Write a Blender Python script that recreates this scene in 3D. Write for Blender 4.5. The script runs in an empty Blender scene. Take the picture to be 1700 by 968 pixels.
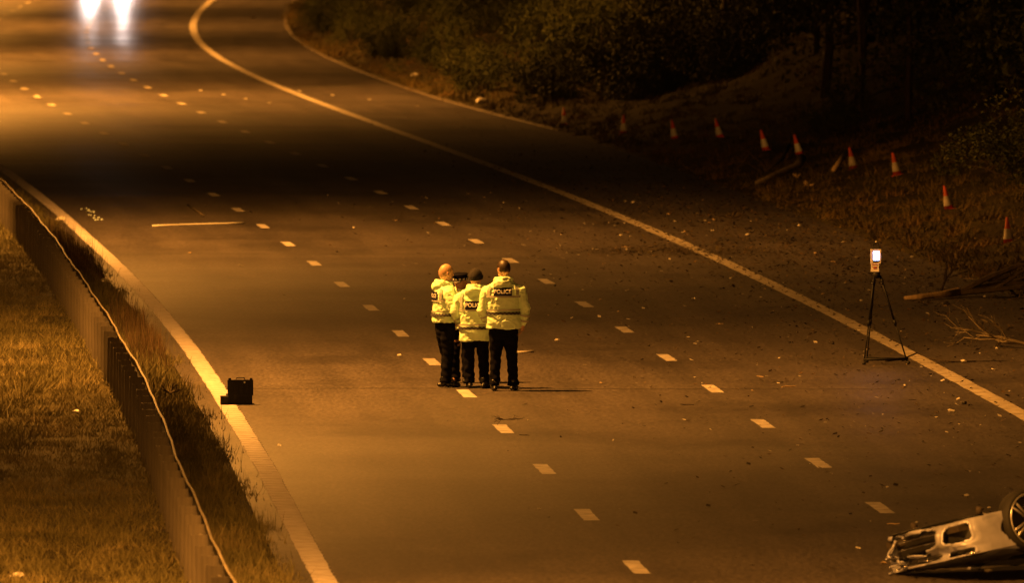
import bpy, bmesh, math, random
import numpy as np
from mathutils import Vector, Matrix, Euler, noise
R_ = math.radians
PI = math.pi
rng = random.Random(11)
nr = np.random.default_rng(7)
sc = bpy.context.scene
C = sc.collection

# ------------------------------------------------------------------ camera
CAM_H = 8.4
FPX = 18300.0                       # focal length in pixels of the 1700 px wide photograph
PITCH = math.atan(805 / FPX)
cam_d = bpy.data.cameras.new('camera')
cam_d.sensor_width = 36.0
cam_d.lens = FPX / 1700 * 36.0
cam_d.clip_start = 1.0
cam_d.clip_end = 4000
cam_d.dof.use_dof = True
cam_d.dof.focus_distance = 158.5
cam_d.dof.aperture_fstop = 4.5
cam = bpy.data.objects.new('camera', cam_d)
C.objects.link(cam)
cam.location = (0, 0, CAM_H)
cam.rotation_euler = (PI / 2 - PITCH, 0, 0)
sc.camera = cam

# ------------------------------------------------------------------ night sky
w = bpy.data.worlds.new('World')
sc.world = w
w.use_nodes = True
wn = w.node_tree
sky = wn.nodes.new('ShaderNodeTexSky')
sky.sky_type = 'NISHITA'
sky.sun_disc = False
sky.sun_elevation = R_(2)
sky.sun_rotation = R_(200)
tint = wn.nodes.new('ShaderNodeMix')
tint.data_type = 'RGBA'; tint.blend_type = 'MULTIPLY'; tint.inputs[0].default_value = 1.0
tint.inputs[7].default_value = (1.0, 0.52, 0.22, 1)      # town glow in the night sky
wn.links.new(sky.outputs[0], tint.inputs[6])
wn.links.new(tint.outputs[2], wn.nodes['Background'].inputs[0])
wn.nodes['Background'].inputs[1].default_value = 0.0028

sc.view_settings.view_transform = 'Standard'
sc.view_settings.look = 'None'
sc.view_settings.gamma = 1.0
sc.view_settings.exposure = 1.6

SODIUM = (1.0, 0.365, 0.048)
LAMP_W = 4300.0

# ------------------------------------------------------------------ pixel -> ground helpers (measuring the plan of the place)
def ray(px, py):
    a = (px - 850) / FPX; b = (484 - py) / FPX
    return Vector((a, math.cos(PITCH) + b * math.sin(PITCH), -math.sin(PITCH) + b * math.cos(PITCH)))
def gp(px, py, z=0.0):
    d = ray(px, py); t = (z - CAM_H) / d.z
    return Vector((d.x * t, d.y * t, z))

_c = np.array([-1.08692167, 0.01367837, 4.62840185, 1.45743325, -13.524972, -4.28629777])
_dc = np.polyder(_c)
def RX(Y):                                    # the hard shoulder line
    Y = np.asarray(Y, float)
    lo, hi = 115.0, 478.0
    Yc = np.clip(Y, lo, hi); t = (Yc - 300) / 150
    v = np.polyval(_c, t)
    slo = np.polyval(_dc, (lo - 300) / 150) / 150
    v = v + np.where(Y < lo, (Y - lo) * slo, 0)
    e = np.maximum(Y - hi, 0)
    return v + 0.012 * e + 0.00022 * e * e
def off(Y, ys, vs): return np.interp(Y, ys, vs)
def LEX(Y): return RX(Y) + off(Y, [110, 140, 170, 215, 260, 400], [-10.84, -10.84, -11.0, -11.37, -11.55, -11.7])
def L1X(Y): return RX(Y) + off(Y, [110, 140, 170, 200, 330], [-7.33, -7.31, -7.48, -7.6, -7.75])
def L2X(Y): return RX(Y) + off(Y, [110, 140, 170, 200, 330], [-3.70, -3.73, -3.82, -3.9, -4.0])
def EX(Y): return RX(Y) + off(Y, [110, 230, 260, 285, 300, 320, 400], [3.7, 3.8, 4.1, 4.25, 3.9, 3.65, 3.55])
def BX(Y): return RX(Y) + off(Y, [105, 144, 182, 225, 300], [-12.20, -12.22, -12.56, -12.72, -12.9])

def bumps(x, y):
    return (np.sin(x * 1.7 + y * 0.31) * np.cos(y * 0.9 - x * 0.6) * 0.5 + np.sin(x * 0.55 - y * 0.23 + 1.3) * 0.6
            + np.sin(y * 0.11 + 0.4) * 0.5 + np.sin(x * 3.1 + 2) * np.sin(y * 2.3) * 0.18)
def terr(x, y):
    x = np.asarray(x, float); y = np.asarray(y, float)
    d = x - EX(y)
    b = bumps(x, y)
    dd = np.maximum(d, 0)
    z = 0.10 * np.clip(dd / 0.6, 0, 1) + 0.20 * np.clip(dd - 0.6, 0, 4.5) + 0.46 * np.clip(dd - 5.1, 0, 18)
    z = z + b * 0.16 * np.clip(dd / 3.0, 0, 1)
    dl = np.maximum(LEX(y) - 0.42 - x, 0)
    zl = 0.05 * np.clip(dl / 0.4, 0, 1) + b * 0.05 * np.clip((dl - 1.2) / 2.0, 0, 1) * np.clip((8.2 - dl) / 1.0, 0, 1)
    zl = zl - 0.08 * np.clip((dl - 7.8) / 0.6, 0, 1)
    on = (d <= 0) & (dl <= 0)
    return np.where(on, -0.03, np.where(d > 0, z, zl))
def tz(x, y): return float(terr(x, y))
def tp(px, py):                                # pixel -> point on the terrain
    d = ray(px, py)
    t = 70.0
    while t < 800:
        p = Vector((0, 0, CAM_H)) + d * t
        g = tz(p.x, p.y)
        g = max(g, 0.0)
        if p.z <= g:
            return Vector((p.x, p.y, g))
        t += 0.25
    return Vector((0, 0, CAM_H)) + d * 800

# ------------------------------------------------------------------ mesh helpers
class MB:
    def __init__(s): s.v = []; s.f = []; s.m = []
    def add(s, vs, fs, mi=0):
        o = len(s.v); s.v.extend([tuple(v) for v in vs]); s.f.extend([tuple(i + o for i in f) for f in fs]); s.m.extend([mi] * len(fs)); return s
    def box(s, c, size, rot=None, mi=0, taper=1.0):
        hx, hy, hz = size[0] / 2, size[1] / 2, size[2] / 2
        vs = [Vector((x * hx * (taper if z > 0 else 1), y * hy * (taper if z > 0 else 1), z * hz)) for x in (-1, 1) for y in (-1, 1) for z in (-1, 1)]
        if rot is not None: vs = [rot @ v for v in vs]
        vs = [v + Vector(c) for v in vs]
        return s.add(vs, [(0, 1, 3, 2), (4, 6, 7, 5), (0, 4, 5, 1), (2, 3, 7, 6), (0, 2, 6, 4), (1, 5, 7, 3)], mi)
    def tube(s, pts, rad, n=8, mi=0, cap=True, flat=None):
        pts = [Vector(p) for p in pts]
        if not hasattr(rad, '__len__'): rad = [rad] * len(pts)
        vs = []; ref = None
        for i, p in enumerate(pts):
            a = pts[max(i - 1, 0)]; b = pts[min(i + 1, len(pts) - 1)]
            d = (b - a).normalized() if (b - a).length > 1e-9 else Vector((0, 0, 1))
            if ref is None:
                ref = Vector((1, 0, 0)) if abs(d.x) < 0.8 else Vector((0, 1, 0))
            u = (ref - d * ref.dot(d)).normalized(); v = d.cross(u); ref = u
            for k in range(n):
                a_ = 2 * PI * k / n
                r = rad[i]
                vs.append(p + u * math.cos(a_) * r + v * math.sin(a_) * r)
        fs = []
        for i in range(len(pts) - 1):
            for k in range(n):
                fs.append((i * n + k, i * n + (k + 1) % n, (i + 1) * n + (k + 1) % n, (i + 1) * n + k))
        if cap:
            fs.append(tuple(range(n - 1, -1, -1))); o = (len(pts) - 1) * n; fs.append(tuple(range(o, o + n)))
        return s.add(vs, fs, mi)
    def rings(s, rs, n=24, mi=0, p=2.0):
        # rs: list of (center, rx, ry) horizontal rings, p superellipse power
        vs = []
        for c, rx, ry in rs:
            for k in range(n):
                a = 2 * PI * k / n; ca, sa = math.cos(a), math.sin(a)
                q = (abs(ca) ** p + abs(sa) ** p) ** (-1 / p)
                vs.append(Vector(c) + Vector((rx * ca * q, ry * sa * q, 0)))
        fs = []
        for i in range(len(rs) - 1):
            for k in range(n):
                fs.append((i * n + k, i * n + (k + 1) % n, (i + 1) * n + (k + 1) % n, (i + 1) * n + k))
        fs.append(tuple(range(n - 1, -1, -1))); o = (len(rs) - 1) * n; fs.append(tuple(range(o, o + n)))
        return s.add(vs, fs, mi)
    def ell(s, c, r, n=16, m=10, rot=None, mi=0):
        vs = []; 
        for i in range(1, m):
            t = PI * i / m
            for k in range(n):
                a = 2 * PI * k / n
                v = Vector((r[0] * math.sin(t) * math.cos(a), r[1] * math.sin(t) * math.sin(a), r[2] * math.cos(t)))
                vs.append(v)
        vs.append(Vector((0, 0, r[2]))); vs.append(Vector((0, 0, -r[2])))
        if rot is not None: vs = [rot @ v for v in vs]
        vs = [v + Vector(c) for v in vs]
        fs = []
        for i in range(m - 2):
            for k in range(n):
                fs.append((i * n + k, (i + 1) * n + k, (i + 1) * n + (k + 1) % n, i * n + (k + 1) % n))
        T = len(vs) - 2; B = len(vs) - 1
        for k in range(n):
            fs.append((T, k, (k + 1) % n)); fs.append((B, (m - 2) * n + (k + 1) % n, (m - 2) * n + k))
        return s.add(vs, fs, mi)
    def mesh(s, name, mats=(), smooth=False):
        me = bpy.data.meshes.new(name)
        me.from_pydata(s.v, [], s.f)
        for m in (mats if isinstance(mats, (list, tuple)) else [mats]): me.materials.append(m)
        if len(me.materials) > 1: me.polygons.foreach_set('material_index', s.m)
        if smooth: me.polygons.foreach_set('use_smooth', [True] * len(me.polygons))
        me.update()
        return me
    def build(s, name, mats, parent=None, smooth=False, loc=None):
        return link(name, s.mesh(name, mats, smooth), parent, loc)

def link(name, me, parent=None, loc=None):
    o = bpy.data.objects.new(name, me); C.objects.link(o)
    if parent is not None: o.parent = parent
    if loc is not None: o.location = loc
    return o
def empty(name, loc=(0, 0, 0), rz=0.0):
    o = bpy.data.objects.new(name, None); C.objects.link(o); o.location = loc; o.rotation_euler = (0, 0, rz)
    o.empty_display_size = 0.2
    return o
def tag(o, label=None, cat=None, group=None, kind=None):
    if label: o['label'] = label
    if cat: o['category'] = cat
    if group: o['group'] = group
    if kind: o['kind'] = kind
    return o
KIDS = {}
def copy_tree(o, parent=None):
    c = o.copy(); C.objects.link(c)
    if parent is not None: c.parent = parent
    for ch in o.children: copy_tree(ch, c)
    return c
def remesh(mb, name, mat, vox, smooth_it=2, post=None):
    me = mb.mesh('tmp')
    o = bpy.data.objects.new('tmp', me); C.objects.link(o)
    m = o.modifiers.new('r', 'REMESH'); m.mode = 'VOXEL'; m.voxel_size = vox
    if smooth_it:
        q = o.modifiers.new('s', 'SMOOTH'); q.iterations = smooth_it; q.factor = 0.5
    dg = bpy.context.evaluated_depsgraph_get()
    out = bpy.data.meshes.new_from_object(o.evaluated_get(dg))
    bpy.data.objects.remove(o); bpy.data.meshes.remove(me)
    out.name = name; out.materials.clear(); out.materials.append(mat)
    if post: post(out)
    out.polygons.foreach_set('use_smooth', [True] * len(out.polygons)); out.update()
    return out
def soup(name, V, F, mats, mi=None):
    me = bpy.data.meshes.new(name)
    V = np.asarray(V, np.float32); F = np.asarray(F, np.int32); k = F.shape[1]
    me.vertices.add(len(V)); me.vertices.foreach_set('co', V.ravel())
    me.loops.add(F.size); me.loops.foreach_set('vertex_index', F.ravel())
    me.polygons.add(len(F)); me.polygons.foreach_set('loop_start', np.arange(len(F), dtype=np.int32) * k)
    for m in (mats if isinstance(mats, (list, tuple)) else [mats]): me.materials.append(m)
    if mi is not None: me.polygons.foreach_set('material_index', np.asarray(mi, np.int32))
    me.update(calc_edges=True)
    return me

# ------------------------------------------------------------------ materials
def mat(name, col, rough=0.6, metal=0.0, spec=0.5, noise_amt=0.0, noise_scale=8.0, col2=None, bump=0.0, emit=None, estr=0.0, sheen=0.0, coat=0.0, detail=4.0, coord='Object', stretch=None):
    m = bpy.data.materials.new(name); m.use_nodes = True
    nt = m.node_tree; p = nt.nodes['Principled BSDF']
    p.inputs['Base Color'].default_value = (*col, 1)
    p.inputs['Roughness'].default_value = rough
    p.inputs['Metallic'].default_value = metal
    p.inputs['Specular IOR Level'].default_value = spec
    p.inputs['Coat Weight'].default_value = coat
    if emit: p.inputs['Emission Color'].default_value = (*emit, 1); p.inputs['Emission Strength'].default_value = estr
    if noise_amt or col2:
        tc = nt.nodes.new('ShaderNodeTexCoord'); mp = nt.nodes.new('ShaderNodeMapping')
        if stretch: mp.inputs['Scale'].default_value = stretch
        n = nt.nodes.new('ShaderNodeTexNoise'); n.inputs['Scale'].default_value = noise_scale; n.inputs['Detail'].default_value = detail
        r = nt.nodes.new('ShaderNodeValToRGB')
        r.color_ramp.elements[0].position = 0.3; r.color_ramp.elements[1].position = 0.7
        c2 = col2 if col2 else tuple(c * (1 - noise_amt) for c in col)
        r.color_ramp.elements[0].color = (*c2, 1); r.color_ramp.elements[1].color = (*col, 1)
        nt.links.new(tc.outputs[coord], mp.inputs[0]); nt.links.new(mp.outputs[0], n.inputs[0])
        nt.links.new(n.outputs[0], r.inputs[0]); nt.links.new(r.outputs[0], p.inputs['Base Color'])
        if bump:
            b = nt.nodes.new('ShaderNodeBump'); b.inputs['Strength'].default_value = bump; b.inputs['Distance'].default_value = 0.02
            nt.links.new(n.outputs[0], b.inputs['Height']); nt.links.new(b.outputs[0], p.inputs['Normal'])
    return m

def asphalt_mat():
    m = bpy.data.materials.new('asphalt'); m.use_nodes = True
    nt = m.node_tree; p = nt.nodes['Principled BSDF']; L = nt.links.new
    tc = nt.nodes.new('ShaderNodeTexCoord')
    def ns(scale, det, sx=1, sy=1, rough=0.5):
        mp = nt.nodes.new('ShaderNodeMapping'); mp.inputs['Scale'].default_value = (sx, sy, 1)
        n = nt.nodes.new('ShaderNodeTexNoise'); n.inputs['Scale'].default_value = scale; n.inputs['Detail'].default_value = det
        n.inputs['Roughness'].default_value = rough
        L(tc.outputs['Object'], mp.inputs[0]); L(mp.outputs[0], n.inputs[0]); return n
    def ramp(src, a, b, ca, cb):
        r = nt.nodes.new('ShaderNodeValToRGB'); r.color_ramp.elements[0].position = a; r.color_ramp.elements[1].position = b
        r.color_ramp.elements[0].color = (ca, ca, ca, 1); r.color_ramp.elements[1].color = (cb, cb, cb, 1)
        L(src.outputs[0], r.inputs[0]); return r
    def mul(a, b):
        x = nt.nodes.new('ShaderNodeMix'); x.data_type = 'RGBA'; x.blend_type = 'MULTIPLY'; x.inputs[0].default_value = 1
        L(a, x.inputs[6]); L(b, x.inputs[7]); return x.outputs[2]
    base = nt.nodes.new('ShaderNodeRGB'); base.outputs[0].default_value = (0.074, 0.064, 0.060, 1)
    grit = ramp(ns(16, 4, 1, .7, .75), 0.36, 0.64, 0.55, 1.4)
    uvn = nt.nodes.new('ShaderNodeUVMap'); uvn.uv_map = 'lane'
    mpu = nt.nodes.new('ShaderNodeMapping'); mpu.inputs['Scale'].default_value = (1.5, .07, 1)
    nu = nt.nodes.new('ShaderNodeTexNoise'); nu.inputs['Scale'].default_value = 1.0; nu.inputs['Detail'].default_value = 6; nu.inputs['Roughness'].default_value = .6
    L(uvn.outputs[0], mpu.inputs[0]); L(mpu.outputs[0], nu.inputs[0])
    streak = ramp(nu, 0.34, 0.66, 0.76, 1.16)      # wear along the lanes
    sx = nt.nodes.new('ShaderNodeSeparateXYZ'); L(uvn.outputs[0], sx.inputs[0])
    def math_(op, a, b_=None):
        n = nt.nodes.new('ShaderNodeMath'); n.operation = op
        for i, q in enumerate((a, b_)):
            if q is None: continue
            if isinstance(q, (int, float)): n.inputs[i].default_value = q
            else: L(q, n.inputs[i])
        return n.outputs[0]
    wob_ = math_('MULTIPLY', nu.outputs[0], .7)
    uu = math_('ADD', sx.outputs[0], wob_)
    ph_ = math_('MULTIPLY', uu, 2 * PI / 3.78)
    cs_ = math_('COSINE', math_('SUBTRACT', ph_, .58))            # +1 on the lane lines, -1 mid lane
    lanes = math_('ADD', math_('MULTIPLY', cs_, -.11), 0.97)
    cmb = nt.nodes.new('ShaderNodeCombineColor'); [L(lanes, cmb.inputs[i]) for i in range(3)]
    grain = ramp(ns(17, 4, 1, .13, .7), 0.36, 0.64, 0.74, 1.26)
    cross = ramp(ns(0.5, 4, 0.15, 1.0, 0.6), 0.35, 0.68, 0.94, 1.05)  # faint bands across
    patch = ramp(ns(0.32, 5, 1, 0.5, 0.6), 0.36, 0.5, 0.66, 1.0)
    c = mul(grain.outputs[0], mul(mul(mul(mul(mul(base.outputs[0], grit.outputs[0]), streak.outputs[0]), cross.outputs[0]), patch.outputs[0]), cmb.outputs[0]))
    L(c, p.inputs['Base Color'])
    rr = ramp(ns(0.4, 4, 0.3, 0.6), 0.35, 0.7, 0.50, 0.60)
    rgh = math_('ADD', rr.outputs[0], math_('MULTIPLY', cs_, .04))
    mr = nt.nodes.new('ShaderNodeMapRange'); mr.interpolation_type = 'SMOOTHSTEP'      # damp, smoother surface on the far stretch
    mr.inputs['From Min'].default_value = 310; mr.inputs['From Max'].default_value = 400; mr.inputs['To Min'].default_value = 0; mr.inputs['To Max'].default_value = .17
    L(sx.outputs[1], mr.inputs['Value']); rgh = math_('SUBTRACT', rgh, mr.outputs[0])
    L(rgh, p.inputs['Roughness'])
    p.inputs['Specular IOR Level'].default_value = 0.30
    b = nt.nodes.new('ShaderNodeBump'); b.inputs['Strength'].default_value = 0.5; b.inputs['Distance'].default_value = 0.004
    L(ns(22, 4).outputs[0], b.inputs['Height']); L(b.outputs[0], p.inputs['Normal'])
    return m

M = {}
M['asphalt'] = asphalt_mat()
M['paint'] = mat('road_paint', (0.56, 0.52, 0.48), 0.6, noise_amt=0.6, noise_scale=5, detail=9)
M['paint_worn'] = mat('worn_road_paint', (0.46, 0.42, 0.36), 0.7, col2=(0.20, 0.17, 0.13), noise_scale=3.5, detail=9)
M['paint_rib'] = mat('ribbed_road_paint', (0.50, 0.47, 0.50), 0.8, spec=.15, col2=(0.34, 0.31, 0.30), noise_scale=4, detail=6)
M['kerb'] = mat('worn_concrete', (0.12, 0.095, 0.065), 0.8, noise_amt=0.6, noise_scale=1.5)
M['soil'] = mat('rough_ground', (0.045, 0.038, 0.016), 0.95, spec=0.1, col2=(0.022, 0.018, 0.008), noise_scale=0.8, detail=9, bump=0.3)
M['opp'] = mat('old_asphalt', (0.06, 0.055, 0.05), 0.7, noise_amt=0.3, noise_scale=1)
def grass_mat(name, a, b, c, scale):
    m = bpy.data.materials.new(name); m.use_nodes = True
    nt = m.node_tree; p = nt.nodes['Principled BSDF']; L = nt.links.new
    tc = nt.nodes.new('ShaderNodeTexCoord'); n = nt.nodes.new('ShaderNodeTexNoise'); n.inputs['Scale'].default_value = scale; n.inputs['Detail'].default_value = 6
    n2 = nt.nodes.new('ShaderNodeTexNoise'); n2.inputs['Scale'].default_value = 21; n2.inputs['Detail'].default_value = 2
    ad = nt.nodes.new('ShaderNodeMath'); ad.operation = 'MULTIPLY_ADD'; ad.inputs[1].default_value = 0.55
    sb = nt.nodes.new('ShaderNodeMath'); sb.operation = 'SUBTRACT'; sb.inputs[1].default_value = 0.275
    r = nt.nodes.new('ShaderNodeValToRGB'); r.color_ramp.elements[0].position = 0.28; r.color_ramp.elements[1].position = 0.74
    r.color_ramp.elements[0].color = (*a, 1); r.color_ramp.elements[1].color = (*c, 1)
    e = r.color_ramp.elements.new(0.5); e.color = (*b, 1)
    L(tc.outputs['Object'], n.inputs[0]); L(tc.outputs['Object'], n2.inputs[0])
    L(n2.outputs[0], ad.inputs[0]); L(n.outputs[0], ad.inputs[2]); L(ad.outputs[0], sb.inputs[0]); L(sb.outputs[0], r.inputs[0])
    L(r.outputs[0], p.inputs['Base Color']); p.inputs['Roughness'].default_value = 0.7; p.inputs['Specular IOR Level'].default_value = 0.15
    return m
M['grass'] = grass_mat('rough_grass', (0.085, 0.078, 0.035), (0.132, 0.118, 0.050), (0.28, 0.23, 0.12), 0.9)
M['verge'] = grass_mat('verge_grass', (0.060, 0.056, 0.026), (0.10, 0.092, 0.040), (0.19, 0.155, 0.08), 1.0)
M['bankgrass'] = grass_mat('bank_undergrowth', (0.030, 0.030, 0.010), (0.080, 0.062, 0.020), (0.17, 0.105, 0.035), 0.45)
M['litter'] = grass_mat('leaf_litter', (0.025, 0.018, 0.010), (0.065, 0.044, 0.024), (0.13, 0.09, 0.05), 2.0)
M['leaf'] = grass_mat('dark_foliage', (0.020, 0.026, 0.008), (0.042, 0.050, 0.014), (0.080, 0.075, 0.022), 0.5)
M['bark'] = mat('bark', (0.055, 0.042, 0.028), 0.9, spec=0.2, noise_amt=0.5, noise_scale=14, stretch=(1, 1, 0.2), bump=0.4)
M['palebark'] = mat('pale_bark', (0.22, 0.18, 0.12), 0.9, spec=0.2, noise_amt=0.5, noise_scale=10, stretch=(1, 1, 0.3), bump=0.4)
M['wood'] = mat('broken_wood', (0.62, 0.46, 0.27), 0.8, spec=0.2, noise_amt=0.45, noise_scale=12, bump=0.3)
M['galv'] = mat('galvanised_steel', (0.085, 0.072, 0.055), 0.75, metal=0.0, noise_amt=0.5, noise_scale=3.0, stretch=(6, 6, 0.6), detail=6)
M['rail'] = mat('weathered_rail_steel', (0.19, 0.165, 0.13), 0.7, metal=0.0, noise_amt=0.65, noise_scale=2.5, detail=7)
M['hivis'] = mat('fluorescent_yellow_cloth', (0.76, 1.0, 0.68), 0.5, spec=0.35, noise_amt=0.10, noise_scale=7)
M['silver_tape'] = mat('reflective_tape', (0.42, 0.44, 0.40), 0.35, noise_amt=0.2, noise_scale=20)
M['navy'] = mat('dark_navy_cloth', (0.006, 0.006, 0.012), 0.9, spec=0.06, noise_amt=0.4, noise_scale=14)
M['check'] = mat('dark_check_band', (0.010, 0.009, 0.028), 0.7, spec=0.1)
M['check_light'] = mat('light_check_band', (0.10, 0.10, 0.10), 0.6)
M['white'] = mat('white_print', (0.78, 0.80, 0.80), 0.45)
M['skin'] = mat('skin', (0.50, 0.30, 0.21), 0.5, noise_amt=0.12, noise_scale=30)
M['ginger'] = mat('cropped_ginger_hair', (0.50, 0.32, 0.20), 0.5, noise_amt=0.3, noise_scale=60)
M['hair'] = mat('dark_hair', (0.035, 0.020, 0.012), 0.5, noise_amt=0.4, noise_scale=60)
M['wool'] = mat('black_wool', (0.012, 0.010, 0.012), 0.9, noise_amt=0.4, noise_scale=50, bump=0.3)
M['boot'] = mat('black_leather', (0.010, 0.010, 0.010), 0.38, noise_amt=0.3, noise_scale=20)
M['black'] = mat('black_plastic', (0.009, 0.009, 0.008), 0.6, spec=0.2, noise_amt=0.3, noise_scale=10)
M['foam'] = mat('grey_foam', (0.03, 0.03, 0.03), 0.95, noise_amt=0.3, noise_scale=40)
M['white_plastic'] = mat('white_plastic', (0.70, 0.68, 0.62), 0.4, noise_amt=0.08, noise_scale=8)
M['screen'] = mat('lit_screen', (0.1, 0.1, 0.12), 0.2, emit=(0.42, 0.56, 1.0), estr=5.0)
M['red_plastic'] = mat('dull_red_plastic', (0.22, 0.05, 0.03), 0.5)
M['lens'] = mat('steel_pin', (0.8, 0.8, 0.8), 0.2, metal=0.6)
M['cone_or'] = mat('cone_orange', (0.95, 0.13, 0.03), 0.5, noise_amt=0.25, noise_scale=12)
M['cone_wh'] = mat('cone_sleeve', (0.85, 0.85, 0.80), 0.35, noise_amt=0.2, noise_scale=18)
M['rubber'] = mat('black_rubber', (0.015, 0.014, 0.013), 0.75, noise_amt=0.3, noise_scale=25)
M['carpaint'] = mat('silver_car_paint', (0.50, 0.52, 0.68), 0.40, metal=0.3, noise_amt=0.45, noise_scale=4, coat=0.3, detail=8)
M['carblack'] = mat('car_black_trim', (0.012, 0.012, 0.012), 0.5)
M['under'] = mat('dirty_underbody', (0.05, 0.038, 0.028), 0.85, noise_amt=0.6, noise_scale=5, bump=0.4)
M['alloy'] = mat('alloy_wheel', (0.55, 0.54, 0.52), 0.3, metal=0.7, noise_amt=0.2, noise_scale=10)
M['chrome'] = mat('chrome', (0.8, 0.8, 0.8), 0.12, metal=1.0)
M['glass'] = mat('dark_glass', (0.01, 0.012, 0.012), 0.08, spec=0.8)
M['plate'] = mat('yellow_number_plate', (0.75, 0.55, 0.05), 0.4)
M['shard'] = mat('pale_fragment', (0.62, 0.58, 0.50), 0.45, noise_amt=0.3, noise_scale=30)
M['glint'] = mat('painted_glass_glint', (0.75, 0.95, 1.0), 0.3)  # pale bluish colour stands in for light glinting off the glass
M['scan'] = mat('scanner_casing', (0.48, 0.46, 0.46), 0.5, noise_amt=.15, noise_scale=12)
M['stud'] = mat('dirty_stud', (0.34, 0.31, 0.26), 0.6, noise_amt=.4, noise_scale=9)
M['dark_bit'] = mat('dark_fragment', (0.020, 0.015, 0.012), 0.7)
M['lampglow'] = mat('lamp_bowl', (0.9, 0.6, 0.3), 0.3, emit=SODIUM, estr=60.0)
M['headglow'] = mat('headlamp_lens', (0.9, 0.9, 0.9), 0.2, emit=(1.0, 0.92, 0.88), estr=25.0)
M['vanpaint'] = mat('white_van_paint', (0.7, 0.7, 0.7), 0.3, noise_amt=0.08, noise_scale=3)

# ------------------------------------------------------------------ ground, road
ys = np.concatenate([np.arange(40, 110, 4), np.arange(110, 340, 1.0), np.arange(340, 520, 2.0), np.arange(520, 1300, 20.0)])
def frac_off():
    left = np.concatenate([[-400, -120, -50, -28, -20], np.arange(-16, -9, 1.0), np.arange(-9, -0.4, 0.35)])
    right = np.concatenate([np.arange(0.02, 1.2, 0.2), np.arange(1.2, 8, 0.4), np.arange(8, 26, 1.0), [30, 40, 60, 120, 400]])
    return left, right
lf, rt = frac_off()
V = []; 
for y in ys:
    a = float(LEX(y)) - 0.42; b = float(EX(y))
    row = [a + o for o in lf] + [a - 0.02, a + 0.001, (a + b) / 2, b - 0.001] + [b + o for o in rt]
    z = terr(np.array(row), np.full(len(row), y))
    V.extend([(x, y, zz) for x, zz in zip(row, z)])
ncol = len(lf) + 4 + len(rt)
F = []
for i in range(len(ys) - 1):
    for k in range(ncol - 1):
        F.append((i * ncol + k, i * ncol + k + 1, (i + 1) * ncol + k + 1, (i + 1) * ncol + k))
g = link('ground', soup('ground', V, F, M['soil'])); tag(g, 'rough soil of the central reserve and the embankment beside the motorway', None, None, 'structure')
g.data.polygons.foreach_set('use_smooth', [True] * len(g.data.polygons))

def strip(fa, fb, y0, y1, z, step=1.0, wig=0.0, seed=0):
    n = max(2, int((y1 - y0) / step) + 1)
    mb = MB(); vs = []; r = random.Random(seed)
    for i in range(n):
        y = y0 + (y1 - y0) * i / (n - 1)
        vs.append((fa(y) + r.uniform(-wig, wig), y, z)); vs.append((fb(y) + r.uniform(-wig, wig), y, z))
    mb.add(vs, [(2 * i, 2 * i + 1, 2 * i + 3, 2 * i + 2) for i in range(n - 1)])
    return mb
road = strip(lambda y: float(LEX(y)) - 0.42, lambda y: float(EX(y)) + 0.02, 40, 1300, 0.0, 1.5).build('road', M['asphalt'])
uvl = road.data.uv_layers.new(name='lane')
for lp in road.data.loops:
    co = road.data.vertices[lp.vertex_index].co; uvl.data[lp.index].uv = (co.x - float(RX(co.y)), co.y)
tag(road, 'dark asphalt motorway carriageway curving away to the upper left', None, None, 'structure')
strip(lambda y: float(LEX(y)) - 21, lambda y: float(LEX(y)) - 9.2, 40, 1300, -0.01, 3).build('opposite_road', M['opp'])['kind'] = 'structure'

# ribbed edge line (left) with raised transverse ribs, and the hard shoulder line
LW = 0.25
strip(lambda y: float(LEX(y)) - LW / 2, lambda y: float(LEX(y)) + LW / 2, 60, 1000, 0.004, 0.5, 0.012, 3).build('edge_line', M['paint_rib'], road)
V = []; F = []
for i, y in enumerate(np.arange(112, 262, 0.5)):
    x = float(LEX(y)); h = 0.0055; yy = (y, y + 0.09)
    o = len(V)
    for z in (0.003, h):
        V += [(x - LW / 2 - .012, yy[0], z), (x + LW / 2 + .012, yy[0], z), (x + LW / 2 + .012, yy[1], z), (x - LW / 2 - .012, yy[1], z)]
    F += [(o + 4, o + 5, o + 6, o + 7), (o, o + 1, o + 5, o + 4), (o + 1, o + 2, o + 6, o + 5), (o + 2, o + 3, o + 7, o + 6), (o + 3, o, o + 4, o + 7)]
rib = link('line_rib', soup('line_rib', V, F, M['paint_rib']), road); rib['kind'] = 'stuff'
SW = 0.27
strip(lambda y: float(RX(y)) - SW / 2, lambda y: float(RX(y)) + SW / 2, 60, 1000, 0.004, 0.5, 0.010, 5).build('shoulder_line', M['paint_worn'], road)
kb = MB()
n = 300
vs = []
for i in range(n):
    y = 286 + i * (520 - 286) / (n - 1); x = float(EX(y))
    vs += [(x - 0.02, y, 0.0), (x - 0.02, y, 0.04), (x + 0.11, y, 0.04), (x + 0.11, y, 0.0)]
kb.add(vs, [f for i in range(n - 1) for f in ((4 * i, 4 * i + 1, 4 * i + 5, 4 * i + 4), (4 * i + 1, 4 * i + 2, 4 * i + 6, 4 * i + 5), (4 * i + 2, 4 * i + 3, 4 * i + 7, 4 * i + 6))])
kb.build('road_edging', M['kerb'], road)

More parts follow.
